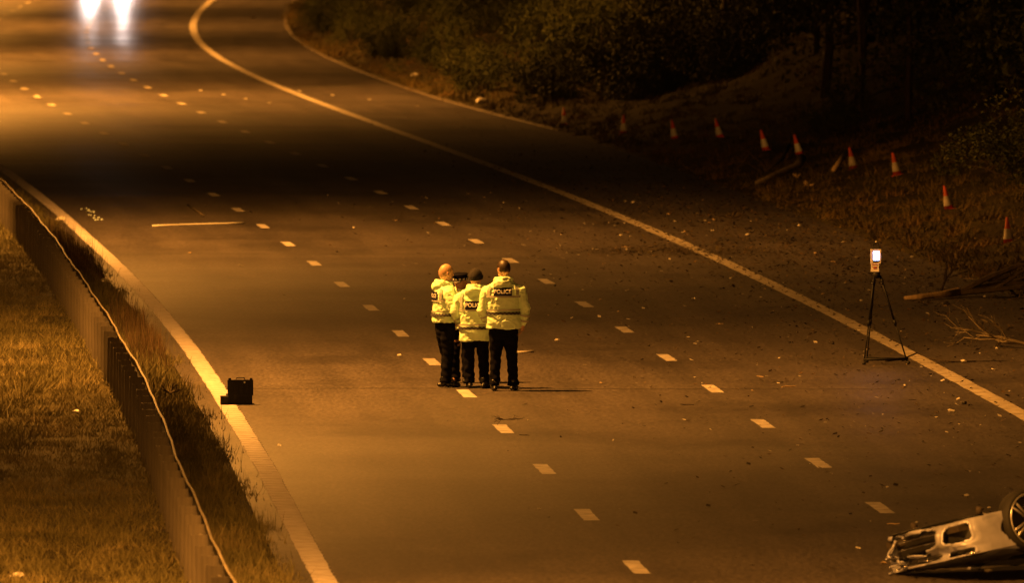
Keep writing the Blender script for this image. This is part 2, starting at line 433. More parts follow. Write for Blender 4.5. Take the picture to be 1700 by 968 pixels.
# lane dashes: 2 m marks every 9 m
def dash_mesh(fx, y, seed):
    r = random.Random(seed); n = 8; vs = []
    for i in range(n + 1):
        yy = y - 1.05 + 2.1 * i / n; x = float(fx(yy)); wd = 0.085
        vs.append((x - wd - r.uniform(0, .014), yy, 0.004)); vs.append((x + wd + r.uniform(0, .014), yy, 0.004))
    mb = MB(); mb.add(vs, [(2 * i, 2 * i + 1, 2 * i + 3, 2 * i + 2) for i in range(n)]); return mb
k = 0
for fx, ya in ((L1X, 157.6), (L2X, 158.9)):
    for j in range(-5, 42):
        y = ya + j * 9.02
        if y < 112 or y > 500: continue
        dash_mesh(fx, y, k).build('lane_dash', M['paint'] if y < 262 else M['paint_worn'], road); k += 1
# transverse joints in the surfacing
def joint(ya, wdt, x0f, x1f, seed):
    r = random.Random(seed); vs = []; n = 30; x0 = x0f(ya); x1 = x1f(ya)
    for i in range(n + 1):
        x = x0 + (x1 - x0) * i / n; yy = ya + r.uniform(-.02, .02) + 0.12 * math.sin(i * .2)
        vs += [(x, yy, 0.0025), (x, yy + wdt, 0.0025)]
    mb = MB(); mb.add(vs, [(2 * i, 2 * i + 2, 2 * i + 3, 2 * i + 1) for i in range(n)]); return mb
M['tar'] = mat('tar_joint', (0.035, 0.031, 0.028), 0.6, noise_amt=.3, noise_scale=20)
joint(158.9, 0.10, lambda y: float(LEX(y)) + .25, lambda y: float(RX(y)) - 1.2, 1).build('tar_joint', M['tar'], road)
joint(207.0, 0.12, lambda y: float(LEX(y)) + .25, lambda y: float(L2X(y)) - 1, 2).build('tar_joint', M['tar'], road)

# ------------------------------------------------------------------ grass and litter (stuff)
def blades(name, n, xy, hlo, hhi, wd, m, lean=0.6, tuft=1):
    if tuft > 1:
        k_ = n // tuft; tx, ty = xy(k_); idx = nr.integers(0, k_, n); sg = 0.05 + .11 * nr.random(k_)
        X = tx[idx] + nr.normal(0, 1, n) * sg[idx]; Y = ty[idx] + nr.normal(0, 1, n) * sg[idx] * 1.5; th = (0.5 + nr.random(k_) ** 2)[idx]
    else:
        X, Y = xy(n); th = 1.0
    Z = np.maximum(terr(X, Y), 0.0)
    pat = 0.5 + 0.5 * np.sin(X * 2.1 + Y * 0.7) * np.sin(Y * 1.1 - X * 1.3 + 2)
    H = (hlo + (hhi - hlo) * nr.random(n) ** 1.6) * (0.55 + 0.75 * pat) * th
    A = nr.random(n) * 2 * PI; wv = wd * (0.6 + 0.8 * nr.random(n)) / 2
    La = nr.random(n) * 2 * PI; Lm = lean * H * nr.random(n)
    dx = np.cos(A) * wv; dy = np.sin(A) * wv
    V = np.stack([np.stack([X - dx, Y - dy, Z - .01], 1), np.stack([X + dx, Y + dy, Z - .01], 1),
                  np.stack([X + np.cos(La) * Lm, Y + np.sin(La) * Lm, Z + H], 1)], 1).reshape(-1, 3)
    F = np.arange(3 * n).reshape(n, 3)
    return link(name, soup(name, V, F, m))
def xy_reserve(n):
    Y = 104 + (262 - 104) * nr.random(n) ** 1.25
    X = BX(Y) - 0.12 - 5.2 * nr.random(n) ** 0.9
    return X, Y
tag(blades('long_grass', 400000, xy_reserve, .04, .18, .010, M['grass'], 1.6, 26), 'long rough grass on the central reserve left of the barrier', 'grass', kind='stuff')
def xy_verge(n):
    Y = 104 + (262 - 104) * nr.random(n) ** 1.2
    a = BX(Y) + 0.0; b = LEX(Y) - 0.40
    t = nr.random(n)
    return a + (b - a) * t * (0.90 + .1 * np.sin(Y * .8)), Y
tag(blades('verge_grass', 110000, xy_verge, .03, .20, .014, M['verge'], 0.9, 14), 'short dry grass between the barrier and the ribbed edge line', 'grass', kind='stuff')
# taller dead stalks in the verge
def xy_stalk(n):
    Y = nr.choice([197, 201, 204, 176, 168, 212], n) + nr.normal(0, 2.0, n)
    return LEX(Y) - 0.5 - 0.5 * nr.random(n), Y
tag(blades('dead_stalks', 2500, xy_stalk, .25, .62, .012, M['litter'], 0.35), 'tall dead stalks growing beside the ribbed edge line', 'grass', kind='stuff')
def xy_bank(n):
    Y = 150 + (470 - 150) * nr.random(n) ** 1.1
    return EX(Y) + 0.15 + 17 * nr.random(n) ** 1.3, Y
tag(blades('bank_undergrowth', 260000, xy_bank, .05, .24, .028, M['bankgrass'], 1.8, 18), 'rough undergrowth covering the dark embankment', 'undergrowth', kind='stuff')

def flakes(name, n, xy, smin, smax, mats, zj=0.01, up=0.35):
    X, Y = xy(n); Z = np.maximum(terr(X, Y), 0.0) + 0.006
    A = nr.random(n) * 2 * PI; s = smin + (smax - smin) * nr.random(n) ** 3
    asp = 0.3 + 0.6 * nr.random(n)
    ux = np.cos(A) * s; uy = np.sin(A) * s; vx = -np.sin(A) * s * asp; vy = np.cos(A) * s * asp
    t = up * s * nr.random(n)
    V = np.stack([np.stack([X - ux, Y - uy, Z], 1), np.stack([X + vx, Y + vy, Z + t * .3], 1), np.stack([X + ux, Y + uy, Z + t], 1), np.stack([X - vx, Y - vy, Z + t * .6], 1)], 1).reshape(-1, 3)
    mi = nr.integers(0, len(mats), n)
    return link(name, soup(name, V, np.arange(4 * n).reshape(n, 4), mats, mi))
def xy_litter(n):        # leaf litter and mud carried over the hard shoulder and outer lane
    Y = nr.normal(212, 26, n); c = RX(Y) + 2.8
    X = c + nr.normal(0, 2.0, n)
    return X, Y
tag(flakes('leaf_litter', 30000, xy_litter, .010, .055, [M['litter'], M['litter'], M['dark_bit'], M['bankgrass'], M['litter'], M['bark']], up=.95), 'brown leaf litter and mud strewn over the hard shoulder', 'leaf litter', kind='stuff')
def xy_mud(n):
    t = nr.normal(0, 1, n); return RX(208 + 0 * t) - .5 + t * .9, 208.3 + nr.normal(0, 1.3, n) - t * .4
def xy_slope(n):
    Y = nr.normal(224, 14, n); return EX(Y) + .2 + np.abs(nr.normal(0, 1.6, n)), Y
tag(flakes('slope_litter', 12000, xy_slope, .012, .045, [M['litter'], M['litter'], M['bark'], M['dark_bit'], M['litter']], up=.8), 'brown leaf litter spread over the foot of the embankment', 'leaf litter', kind='stuff')
tag(flakes('mud_streak', 1800, xy_mud, .02, .07, [M['litter'], M['dark_bit'], M['soil'], M['bark']], up=.4), 'streak of mud dragged across the hard shoulder line', 'mud', kind='stuff')
def xy_crumbs(n):
    Y = nr.uniform(112, 235, n); X = RX(Y) - 1.2 + nr.normal(0, 2.4, n)
    X = np.minimum(X, EX(Y) + 1.0); X = np.maximum(X, LEX(Y) + .3)
    return X, Y
tag(flakes('crushed_fragments', 8500, xy_crumbs, .005, .05, [M['shard'], M['litter'], M['dark_bit'], M['bark'], M['dark_bit'], M['litter']], up=.9), 'crushed fragments and splinters scattered across the outer lanes', 'debris', kind='stuff')

# ------------------------------------------------------------------ safety barrier
bar = empty('safety_barrier', (float(BX(150)), 150, 0)); bo = bar.location.copy()
tag(bar, 'steel safety barrier with close-set posts on the central reserve grass', 'barrier')
prof = [(-0.022, .795), (.012, .800), (.03, .785), (.028, .74), (.055, .70), (.055, .66), (.03, .62), (.03, .585), (.055, .55), (.055, .51), (.02, .485), (0.0, .49), (.008, .60), (0.0, .74), (-.02, .78)]
y = 100.0
Ys = np.arange(100, 276, 1.6)
vs = []; P = len(prof)
wob = lambda y: 0.006 * math.sin(y * 1.3) + 0.012 * math.sin(y * .43)
for yy in Ys:
    for a, b in prof: vs.append((float(BX(yy)) + a * .62 + wob(yy) - bo.x, yy - bo.y, b + .005 * math.sin(yy * 1.3)))
mb = MB(); mb.add(vs, [(i * P + k, i * P + (k + 1) % P, (i + 1) * P + (k + 1) % P, (i + 1) * P + k) for i in range(len(Ys) - 1) for k in range(P)])
mb.build('rail', M['rail'], bar)
pm = MB()
pm.box((-.090, 0, .37), (.17, .012, .80)); pm.box((-.175, .03, .37), (.010, .07, .80)); pm.box((-.008, .03, .37), (.010, .07, .80))
post_me = pm.mesh('post', M['galv'])
bm_ = MB(); bm_.box((-.012, 0, .66), (.03, .10, .08)); bm_.tube([(-.06, 0, .66), (.0, 0, .66)], .014, 6)
br_me = bm_.mesh('bracket', M['galv'])
for i, yy in enumerate(np.arange(101.0, 275, 1.6)):
    sl = (float(BX(yy + 1)) - float(BX(yy - 1))) / 2
    r = random.Random(i)
    o = link('post', post_me, bar, (float(BX(yy)) - bo.x - .01, yy - bo.y, r.uniform(-.02, .01))); o.rotation_euler = (r.uniform(-.02, .02), r.uniform(-.02, .02), -sl)
    if i % 2 == 0: link('bracket', br_me, o)

# ------------------------------------------------------------------ street lamps (sodium, on the central reserve, heads above the frame)
LAMP_H = 14.0
lm = MB(); lm.tube([(0, 0, 0), (0, 0, 1.3), (0, 0, 1.35), (0, 0, LAMP_H - 1)], [.13, .13, .09, .06], 12)
col_me = lm.mesh('column', M['galv'], True)
am = MB(); am.tube([(0, 0, LAMP_H - 1), (.1, 0, LAMP_H - .4), (.6, 0, LAMP_H - .05), (1.4, 0, LAMP_H + .05)], .04, 8)
arm_me = am.mesh('arm', M['galv'], True)
hm = MB(); hm.ell((1.75, 0, LAMP_H + .08), (.42, .16, .10), 16, 8)
head_me = hm.mesh('lamp_head', M['galv'], True)
gm = MB(); gm.ell((1.75, 0, LAMP_H), (.28, .11, .07), 12, 6)
bowl_me = gm.mesh('lamp_bowl', M['lampglow'], True)
lit = [(106, 1.0), (159, 1.0), (212, 0.80), (265, 0.0), (318, 2.3), (371, 1.9), (424, 1.9), (477, 1.9), (530, 1.9)]
for yy, pw in lit:
    x = float(LEX(yy)) - 5.3
    t = empty('street_lamp', (x, yy, tz(x, yy)))
    t['group'] = 'street lamps on the central reserve'
    tag(t, 'tall sodium street lamp standing on the central reserve' if pw else 'unlit street lamp standing on the central reserve', 'street lamp')
    link('column', col_me, t); link('arm', arm_me, t); link('lamp_head', head_me, t)
    if pw:
        link('lamp_bowl', bowl_me, t)
        ld = bpy.data.lights.new('sodium', 'SPOT'); ld.energy = LAMP_W * pw * 4; ld.color = SODIUM
        ld.spot_size = R_(160); ld.spot_blend = 0.75; ld.shadow_soft_size = 0.16
        lo = bpy.data.objects.new('lamp_light', ld); C.objects.link(lo); lo.parent = t
        lo.location = (1.75, 0, LAMP_H - .12); lo.rotation_euler = (0, R_(-9), 0)

# added fill lamp behind the camera, brightening the jackets, cones and wrecked car
t = empty('added_fill_lamp', (-9.0, -6.0, 0)); tag(t, 'added sodium-coloured fill lamp on a tall column behind the viewpoint', 'street lamp')
for nm_, me_ in (('column', col_me), ('arm', arm_me), ('lamp_head', head_me), ('lamp_bowl', bowl_me)): link(nm_, me_, t)
ld = bpy.data.lights.new('sodium', 'POINT'); ld.energy = 68000; ld.color = SODIUM; ld.shadow_soft_size = .16
lo = bpy.data.objects.new('lamp_light', ld); C.objects.link(lo); lo.parent = t; lo.location = (1.75, 0, LAMP_H - .12)

# ------------------------------------------------------------------ far vehicle whose headlamps shine on the road (just beyond the top of the frame)
vp = gp(176, -46); van = empty('parked_van', (vp.x, vp.y, 0), R_(-90) + math.atan(vp.x / vp.y) * -1)
tag(van, 'white van with both headlamps lit standing far up the carriageway', 'van')
b = MB()
secs = [(0, .45, 1.05, .85), (.35, .35, 1.15, .95), (.9, .32, 1.25, .98), (1.5, .32, 2.1, .98), (1.9, .32, 2.25, .98), (5.0, .32, 2.28, .98), (5.2, .4, 2.2, .95)]
vs = []
for x, z0, z1, hw in secs:
    for a, c in ((-hw, z0), (hw, z0), (hw, z0 + (z1 - z0) * .6), (hw * .92, z1), (-hw * .92, z1), (-hw, z0 + (z1 - z0) * .6)): vs.append((-x, a, c))
b.add(vs, [(i * 6 + k, i * 6 + (k + 1) % 6, (i + 1) * 6 + (k + 1) % 6, (i + 1) * 6 + k) for i in range(6) for k in range(6)] + [tuple(range(6)), tuple(range(41, 35, -1))])
b.build('body', M['vanpaint'], van)
b = MB(); b.add([(-.93, -.85, 1.28), (-.93, .85, 1.28), (-1.46, .8, 2.04), (-1.46, -.8, 2.04)], [(0, 1, 2, 3)]); b.build('windscreen', M['glass'], van, loc=(.03, 0, .02))
b = MB(); b.box((.02, 0, .62), (.04, 1.0, .22)); b.build('grille', M['carblack'], van)
for s in (-1, 1):
    for x in (-.9, -4.2):
        b = MB(); b.tube([(x, s * .78, .34), (x, s * 1.0, .34)], .34, 20); wv_ = b.build('wheel', M['rubber'], van)
        b = MB(); b.tube([(x, s * .9, .34), (x, s * 1.01, .34)], .2, 12); b.build('hubcap', M['alloy'], wv_)
    b = MB(); b.ell((-.02, s * .80, .82), (.06, .12, .10), 12, 8); b.build('headlight', M['headglow'], van)
    ld = bpy.data.lights.new('headlamp', 'SPOT'); ld.energy = 105000; ld.color = (1.0, .78, .70); ld.spot_size = R_(6.0); ld.spot_blend = 1.0; ld.shadow_soft_size = .10
    lo = bpy.data.objects.new('headlamp_light', ld); C.objects.link(lo); lo.parent = van; lo.location = (.12, s * .80, .82)
    lo.rotation_euler = Vector((-1, 0, 0.054)).to_track_quat('Z', 'Y').to_euler()

# ------------------------------------------------------------------ people
def lerp_ring(rs, z):
    for a, b in zip(rs, rs[1:]):
        if a[0] <= z <= b[0]:
            t = (z - a[0]) / (b[0] - a[0]); t = t * t * (3 - 2 * t) * .5 + t * .5
            return [a[i] + (b[i] - a[i]) * t for i in range(1, 5)]
    q = rs[0] if z < rs[0][0] else rs[-1]
    return list(q[1:5])
def person(name_label, pos, rz, H, build=1.0, hem=.88, arms=None, headwear='hair', head_turn=0.0, tilt=0.0, feet=None, panel=True, bend=0.0, check_z=None, panel_z=None, hood=True, group=None):
    s = H / 1.85
    root_body = MB()
    hz = 1.85 * s - 0.125
    hx, hy = 0.0, 0.03 + bend
    feet = feet or (-.13, .0, .13, .03)
    lx, ly, rx_, ry_ = feet
    # torso rings (z, cx, cy, rx, ry)
    bl = build
    rs = [(hem, 0, .00, .232 * bl, .175 * bl), (hem + .10, 0, .00, .235 * bl, .178 * bl), (1.12 * s, 0, .0, .222 * bl, .168 * bl), (1.28 * s, 0, .0, .232 * bl, .165 * bl),
          (1.42 * s, 0, .005 + bend * .5, .238 * bl, .150 * bl), (1.50 * s, 0, .015 + bend * .7, .205 * bl, .128 * bl), (1.555 * s, 0, .025 + bend * .8, .125, .105), (1.60 * s, 0, .04 + bend, .095, .095)]
    def surf(z, th, o=0.0):
        cx, cy, a, b = lerp_ring(rs, z)
        ca, sa = math.cos(th), math.sin(th); p = 2.5
        q = (abs(ca) ** p + abs(sa) ** p) ** (-1 / p)
        return Vector((cx + (a + o) * ca * q, cy + (b + o) * sa * q, z))
    sh = 1.45 * s
    arms = arms or {}
    def arm_pts(side):
        d = arms.get(side) or ((.325, -.01, 1.17), (.265, .13, .95))
        sx = side
        S = Vector((sx * .195 * bl, .005 + bend * .5, sh)); E = Vector((sx * d[0][0] * bl, d[0][1], d[0][2] * s)); W = Vector((sx * d[1][0], d[1][1], d[1][2] * s))
        return S, E, W
    # ---- body, one continuous surface
    hrot = Euler((tilt, 0, head_turn)).to_matrix()
    hz += .008; hc = Vector((hx, hy, hz))
    HS = 1.13
    root_body.ell(hc, (.076 * HS, .097 * HS, .108 * HS), 20, 14, hrot)
    root_body.ell(hc + hrot @ Vector((0, .034, -.072)), (.062, .070, .060), 14, 10, hrot)     # jaw
    root_body.ell(hc + hrot @ Vector((0, .110, -.020)), (.014, .022, .026), 8, 6, hrot)      # nose
    root_body.ell(hc + hrot @ Vector((0, .093, .020)), (.05, .015, .012), 8, 6, hrot)        # brow
    root_body.ell(hc + hrot @ Vector((0, .098, -.070)), (.026, .012, .010), 8, 6, hrot)      # lips
    for q in (-1, 1): root_body.ell(hc + hrot @ Vector((q * .088, -.002, -.012)), (.012, .020, .032), 8, 6, hrot)
    root_body.tube([(0, .01 + bend * .8, 1.48 * s), tuple(hc - Vector((0, .01, .06)))], [.068, .058], 14)
    root_body.rings([((0, 0, .90 * s), .16, .12), ((0, 0, 1.05 * s), .155, .115), ((0, bend * .4, 1.3 * s), .175 * bl, .12), ((0, bend * .6, 1.44 * s), .17 * bl, .10), ((0, bend * .7, 1.5 * s), .08, .07)], 18)
    for sd, fx, fy in ((-1, lx, ly), (1, rx_, ry_)):
        root_body.tube([(sd * .085, 0, .95 * s), (sd * .09 + (fx - sd * .09) * .4, .02 + fy * .5, .50 * s), (fx, fy, .09)], [.09, .06, .042], 12)
        root_body.tube([(fx, fy - .05, .05), (fx, fy + .12, .045)], [.035, .03], 10)
        S, E_, W = arm_pts(sd)
        root_body.tube([S, E_, W], [.055, .043, .03], 12)
        d = (W - E_).normalized(); up = Vector((0, 0, 1)); sidev = d.cross(Vector((sd, 0, 0))).normalized()
        palm = W + d * .05
        root_body.tube([W, W + d * .03, W + d * .085], [.026, .033, .034], 10)
        fwd = sidev if sidev.y > 0 else -sidev
        inn = Vector((-sd, 0, 0))
        for j, (o_, ln) in enumerate(((.030, .066), (.010, .074), (-.010, .070), (-.030, .056))):
            b0 = W + d * .085 + fwd * o_
            b1 = b0 + d * ln * .5 + inn * .006; b2 = b1 + d * ln * .38 + inn * .022; b3 = b2 + d * .008 + inn * .018
            root_body.tube([b0 - d * .02, b1, b2, b3], [.0105, .0098, .0085, .007], 8)
        tb = W + d * .03 + fwd * .024
        root_body.tube([tb, tb + d * .03 + fwd * .022 + inn * .008, tb + d * .058 + fwd * .026 + inn * .016], [.013, .011, .009], 8)
    body = link('person', remesh(root_body, 'person', M['skin'], .0075, 1))
    tag(body, name_label, 'person', group)
    body.location = pos; body.rotation_euler = (0, 0, rz)
    # eyes
    for q in (-1, 1):
        e = MB(); e.ell(hc + hrot @ Vector((q * .033, .094, .002)), (.011, .008, .006), 8, 6, hrot); e.build('eye', M['boot'], body, True)
    # ---- trousers
    t = MB()
    t.rings([((0, 0, .74 * s), .16 * bl, .12), ((0, 0, .84 * s), .19 * bl, .135 * bl), ((0, 0, .95 * s), .19 * bl, .14 * bl), ((0, 0, 1.04 * s), .18 * bl, .13)], 20)
    for sd, fx, fy in ((-1, lx, ly), (1, rx_, ry_)):
        kx = sd * .10 + (fx - sd * .10) * .45
        t.tube([(sd * .095 * bl, 0, .88 * s), (sd * .10, .005, .72 * s), (kx, .03 + fy * .5, .48 * s), (kx * .4 + fx * .6, .01 + fy * .8, .25 * s), (fx, fy - .005, .075)],
               [.105 * bl, .100 * bl, .080, .074, .078], 16)
    def wr_t(me):
        co = np.empty(len(me.vertices) * 3, np.float32); me.vertices.foreach_get('co', co); co = co.reshape(-1, 3)
        no = np.empty(len(me.vertices) * 3, np.float32); me.vertices.foreach_get('normal', no); no = no.reshape(-1, 3)
        zz = co[:, 2]
        amp = .006 + .007 * np.clip((.35 - zz) / .3, 0, 1)
        dsp = np.sin(zz * 62 + co[:, 0] * 25 + 2 * np.sin(co[:, 1] * 30)) * .5 + np.sin(zz * 31 - co[:, 0] * 41 + co[:, 1] * 20) * .5
        co = co + no * (amp * dsp)[:, None]; me.vertices.foreach_set('co', co.ravel().astype(np.float32))
    link('trousers', remesh(t, 'trousers', M['navy'], .011, 2, wr_t), body)
    # ---- boots
    for fx, fy, ro in ((lx, ly, .18), (rx_, ry_, -.18)):
        bt = MB()
        rot = Matrix.Rotation(ro, 3, 'Z')
        for a_, r_, zc in ((-.085, .036, .04), (-.04, .045, .05), (.04, .046, .045), (.12, .047, .035), (.17, .038, .03)):
            c = rot @ Vector((0, a_, zc)); bt.ell((fx + c.x, fy + c.y, max(zc, r_ * .9)), (r_, r_ * 1.3, r_ * .9), 12, 8)
        bt.tube([(fx, fy - .03, .05), (fx, fy - .02, .16)], [.050, .055], 12)
        link('boot', remesh(bt, 'boot', M['boot'], .010, 1), body)
    # ---- jacket
    j = MB()
    N = 36; vs = []; zs = [hem - .004] + [hem + (1.60 * s - hem) * i / 22 for i in range(1, 23)]
    for z in zs:
        for k_ in range(N): vs.append(surf(z, 2 * PI * k_ / N))
    fs = [(i * N + k_, i * N + (k_ + 1) % N, (i + 1) * N + (k_ + 1) % N, (i + 1) * N + k_) for i in range(len(zs) - 1) for k_ in range(N)]
    fs += [tuple(range(N - 1, -1, -1)), tuple(range((len(zs) - 1) * N, len(zs) * N))]
    j.add(vs, fs)
    cuffs = []
    for sd in (-1, 1):
        S, E_, W = arm_pts(sd)
        mid = (S + E_) / 2 + Vector((sd * .015, -.008, 0)); mid2 = (E_ + W) / 2
        j.tube([S + Vector((-sd * .05, 0, .0)), S + Vector((sd * .02, 0, -.03)), mid, E_, mid2, W], [.080, .084 * bl, .074 * bl, .070 * bl, .060, .052], 16)
        cuffs.append((E_, W))
    if hood:
        j.ell((0, -.085 + bend * .6, 1.535 * s), (.125, .075, .065), 18, 12)
        j.ell((-.05, -.105 + bend * .6, 1.515 * s), (.10, .07, .075), 14, 10)
        j.tube([(-.11, .05 + bend, 1.56 * s), (-.12, -.04 + bend, 1.585 * s), (0, -.12 + bend * .8, 1.60 * s), (.12, -.04 + bend, 1.585 * s), (.11, .05 + bend, 1.56 * s)], .032, 10)
    ph = rng.uniform(0, 9)
    def wr_j(me):
        co = np.empty(len(me.vertices) * 3, np.float32); me.vertices.foreach_get('co', co); co = co.reshape(-1, 3)
        no = np.empty(len(me.vertices) * 3, np.float32); me.vertices.foreach_get('normal', no); no = no.reshape(-1, 3)
        x, y_, z = co.T
        arm = np.clip((np.abs(x) - .21 * bl) / .05, 0, 1)
        d = np.array([noise.noise(Vector((a * 5 + ph, b * 5, c * 9 + a * 5))) for a, b, c in co.tolist()])
        d2 = np.array([noise.noise(Vector((a * 14 + c * 9, b * 12 + ph, c * 16 - a * 8))) for a, b, c in co.tolist()])
        ridged = 1 - np.abs(d2) * 3.0
        amp = .010 + .010 * arm + .008 * np.clip((hem + .25 - z) / .25, 0, 1)
        co = co + no * (amp * d * 1.0 + .007 * ridged - .004)[:, None]
        me.vertices.foreach_set('co', co.ravel().astype(np.float32))
    jo = link('jacket', remesh(j, 'jacket', M['hivis'], .011, 2, wr_j), body)
    # ---- reflective bands
    cz = check_z or hem + .17
    def band(name, z0, z1, th0, th1, n, rows, mats, pat, o, slant=0.0):
        mb = MB(); 
        for r_ in range(rows + 1):
            for c_ in range(n + 1):
                th = th0 + (th1 - th0) * c_ / n
                z = z0 + (z1 - z0) * r_ / rows + slant * math.cos(th)
                mb.v.append(tuple(surf(z, th, o + .002 * math.sin(th * 9))))
        for r_ in range(rows):
            for c_ in range(n):
                a = r_ * (n + 1) + c_; mb.f.append((a, a + 1, a + n + 2, a + n + 1)); mb.m.append(pat(r_, c_))
        return mb.build(name, mats, jo)
    band('chequered_band', cz, cz + .046, 0, 2 * PI, 54, 2, [M['check'], M['check_light']], lambda r_, c_: 0 if (r_ + c_) % 2 == 0 else 1, .014, .004)
    band('reflective_band', cz + .056, cz + .082, 0, 2 * PI, 60, 1, [M['silver_tape']], lambda r_, c_: 0, .0125, .004)
    pz = panel_z or 1.43 * s - .05
    band('reflective_band', pz - .085, pz - .055, PI, 2 * PI, 40, 1, [M['silver_tape']], lambda r_, c_: 0, .0125)
    for q in (-1, 1):      # shoulder straps of tape down the back
        mb = MB(); n = 12
        for i in range(n + 1):
            z = pz - .05 + (1.49 * s - pz + .05) * i / n
            for u in (-.022, .022):
                th = -PI / 2 + q * .82 + u / .2
                mb.v.append(tuple(surf(z, th, .0135)))
        mb.f = [(2 * i, 2 * i + 1, 2 * i + 3, 2 * i + 2) for i in range(n)]; mb.m = [0] * n
        mb.build('shoulder_tape', M['silver_tape'], jo)
    for E_, W in cuffs:
        for t0 in (.28, .62):
            a = E_.lerp(W, t0); b_ = E_.lerp(W, t0 + .13)
            mb = MB(); mb.tube([a, b_], [.083 * bl - .012 * t0 * 1.6, .081 * bl - .014 * t0 * 1.6], 18, cap=False); mb.build('sleeve_tape', M['silver_tape'], jo, True)
    if panel:
        def wrap(u, v, o): 
            cx, cy, a, b = lerp_ring(rs, pz + v)
            # arc position on the back: choose theta with x = u
            lo, hi = -PI / 2 - 1.2, -PI / 2 + 1.2
            for _ in range(24):
                m_ = (lo + hi) / 2
                if surf(pz + v, m_).x < u: lo = m_
                else: hi = m_
            return surf(pz + v, (lo + hi) / 2, o)
        hw, hh = .125, .060
        mb = MB(); n = 14
        for r_ in range(3):
            for c_ in range(n + 1): mb.v.append(tuple(wrap(-hw + 2 * hw * c_ / n, -hh + hh * r_, .017)))
        mb.f = [(r_ * (n + 1) + c_, r_ * (n + 1) + c_ + 1, (r_ + 1) * (n + 1) + c_ + 1, (r_ + 1) * (n + 1) + c_) for r_ in range(2) for c_ in range(n)]; mb.m = [0] * len(mb.f)
        po = mb.build('back_panel', M['check'], jo)
        cu = bpy.data.curves.new('txt', 'FONT'); cu.body = 'POLICE'; cu.size = .082; cu.align_x = 'CENTER'; cu.align_y = 'CENTER'; cu.offset = .0008; cu.space_character = 1.02
        to = bpy.data.objects.new('txt', cu); C.objects.link(to)
        dg = bpy.context.evaluated_depsgraph_get(); me = bpy.data.meshes.new_from_object(to.evaluated_get(dg)); bpy.data.objects.remove(to)
        xs = [v.co.x for v in me.vertices]; k_ = (2 * hw - .022) / (max(xs) - min(xs)); mid = (max(xs) + min(xs)) / 2
        for v in me.vertices: v.co = wrap((v.co.x - mid) * k_, v.co.y * 1.0, .0205)
        me.name = 'lettering'; me.materials.clear(); me.materials.append(M['white'])
        link('lettering', me, po)
    # ---- headwear / hair
    if headwear in ('hair', 'ginger', 'beanie'):
        mb = MB()
        gr = {'hair': .007, 'ginger': .0035, 'beanie': .016}[headwear]
        n, m_ = 22, 10
        for i in range(m_ + 1):
            for k_ in range(n):
                th = 2 * PI * k_ / n
                # hairline: low at the back, high at the forehead
                lim = {'hair': 1.95 - .85 * max(0, math.sin(th)) , 'ginger': 1.90 - .95 * max(0, math.sin(th)), 'beanie': 1.72 - .18 * math.sin(th)}[headwear]
                t_ = lim * i / m_ + .001
                g_ = gr * (1 if i < m_ else .3)
                v = Vector(((.086 + g_) * math.sin(t_) * math.cos(th), (.105 + g_) * math.sin(t_) * math.sin(th), (.122 + g_) * math.cos(t_)))
                mb.v.append(tuple(hc + hrot @ v))
        mb.f = [(i * n + k_, (i + 1) * n + k_, (i + 1) * n + (k_ + 1) % n, i * n + (k_ + 1) % n) for i in range(m_) for k_ in range(n)] + [tuple(range(n))]
        mb.m = [0] * len(mb.f)
        ho = mb.build('knitted_hat' if headwear == 'beanie' else 'hair', {'hair': M['hair'], 'ginger': M['ginger'], 'beanie': M['wool']}[headwear], body, True)
        if headwear == 'beanie':
            q = MB()
            for i in range(2):
                for k_ in range(n):
                    th = 2 * PI * k_ / n; t_ = (1.72 - .18 * math.sin(th)) - (.0 if i == 0 else .32)
                    v = Vector(((.086 + .023) * math.sin(t_) * math.cos(th), (.105 + .023) * math.sin(t_) * math.sin(th), (.122 + .014) * math.cos(t_)))
                    q.v.append(tuple(hc + hrot @ v))
            q.f = [(k_, (k_ + 1) % n, n + (k_ + 1) % n, n + k_) for k_ in range(n)]; q.m = [0] * n
            q.build('turn_up', M['wool'], ho, True)
    if headwear == 'cap':
        top = hc + hrot @ Vector((0, 0, .045))
        c = MB(); c.tube([top - hrot @ Vector((0, 0, .015)), top + hrot @ Vector((0, 0, .035))], .110, 24); cap = c.build('peaked_cap', M['navy'], body, True)
        c = MB(); c.ell(top + hrot @ Vector((0, .01, .062)), (.122, .128, .028), 24, 8, hrot); c.build('crown', M['navy'], cap, True)
        c = MB(); n = 24
        for i in range(2):
            for k_ in range(n): 
                a = 2 * PI * k_ / n; c.v.append(tuple(top + hrot @ Vector((.1125 * math.cos(a), .1125 * math.sin(a), -.008 + .024 * i))))
        c.f = [(k_, (k_ + 1) % n, n + (k_ + 1) % n, n + k_) for k_ in range(n)]; c.m = [k_ % 2 for k_ in range(n)]
        c.build('chequered_band', [M['check'], M['white']], cap)
        c = MB(); c.ell(top + hrot @ Vector((0, .118, -.018)), (.08, .055, .008), 18, 6, hrot @ Matrix.Rotation(-.35, 3, 'X')); c.build('peak', M['boot'], cap, True)
    return body

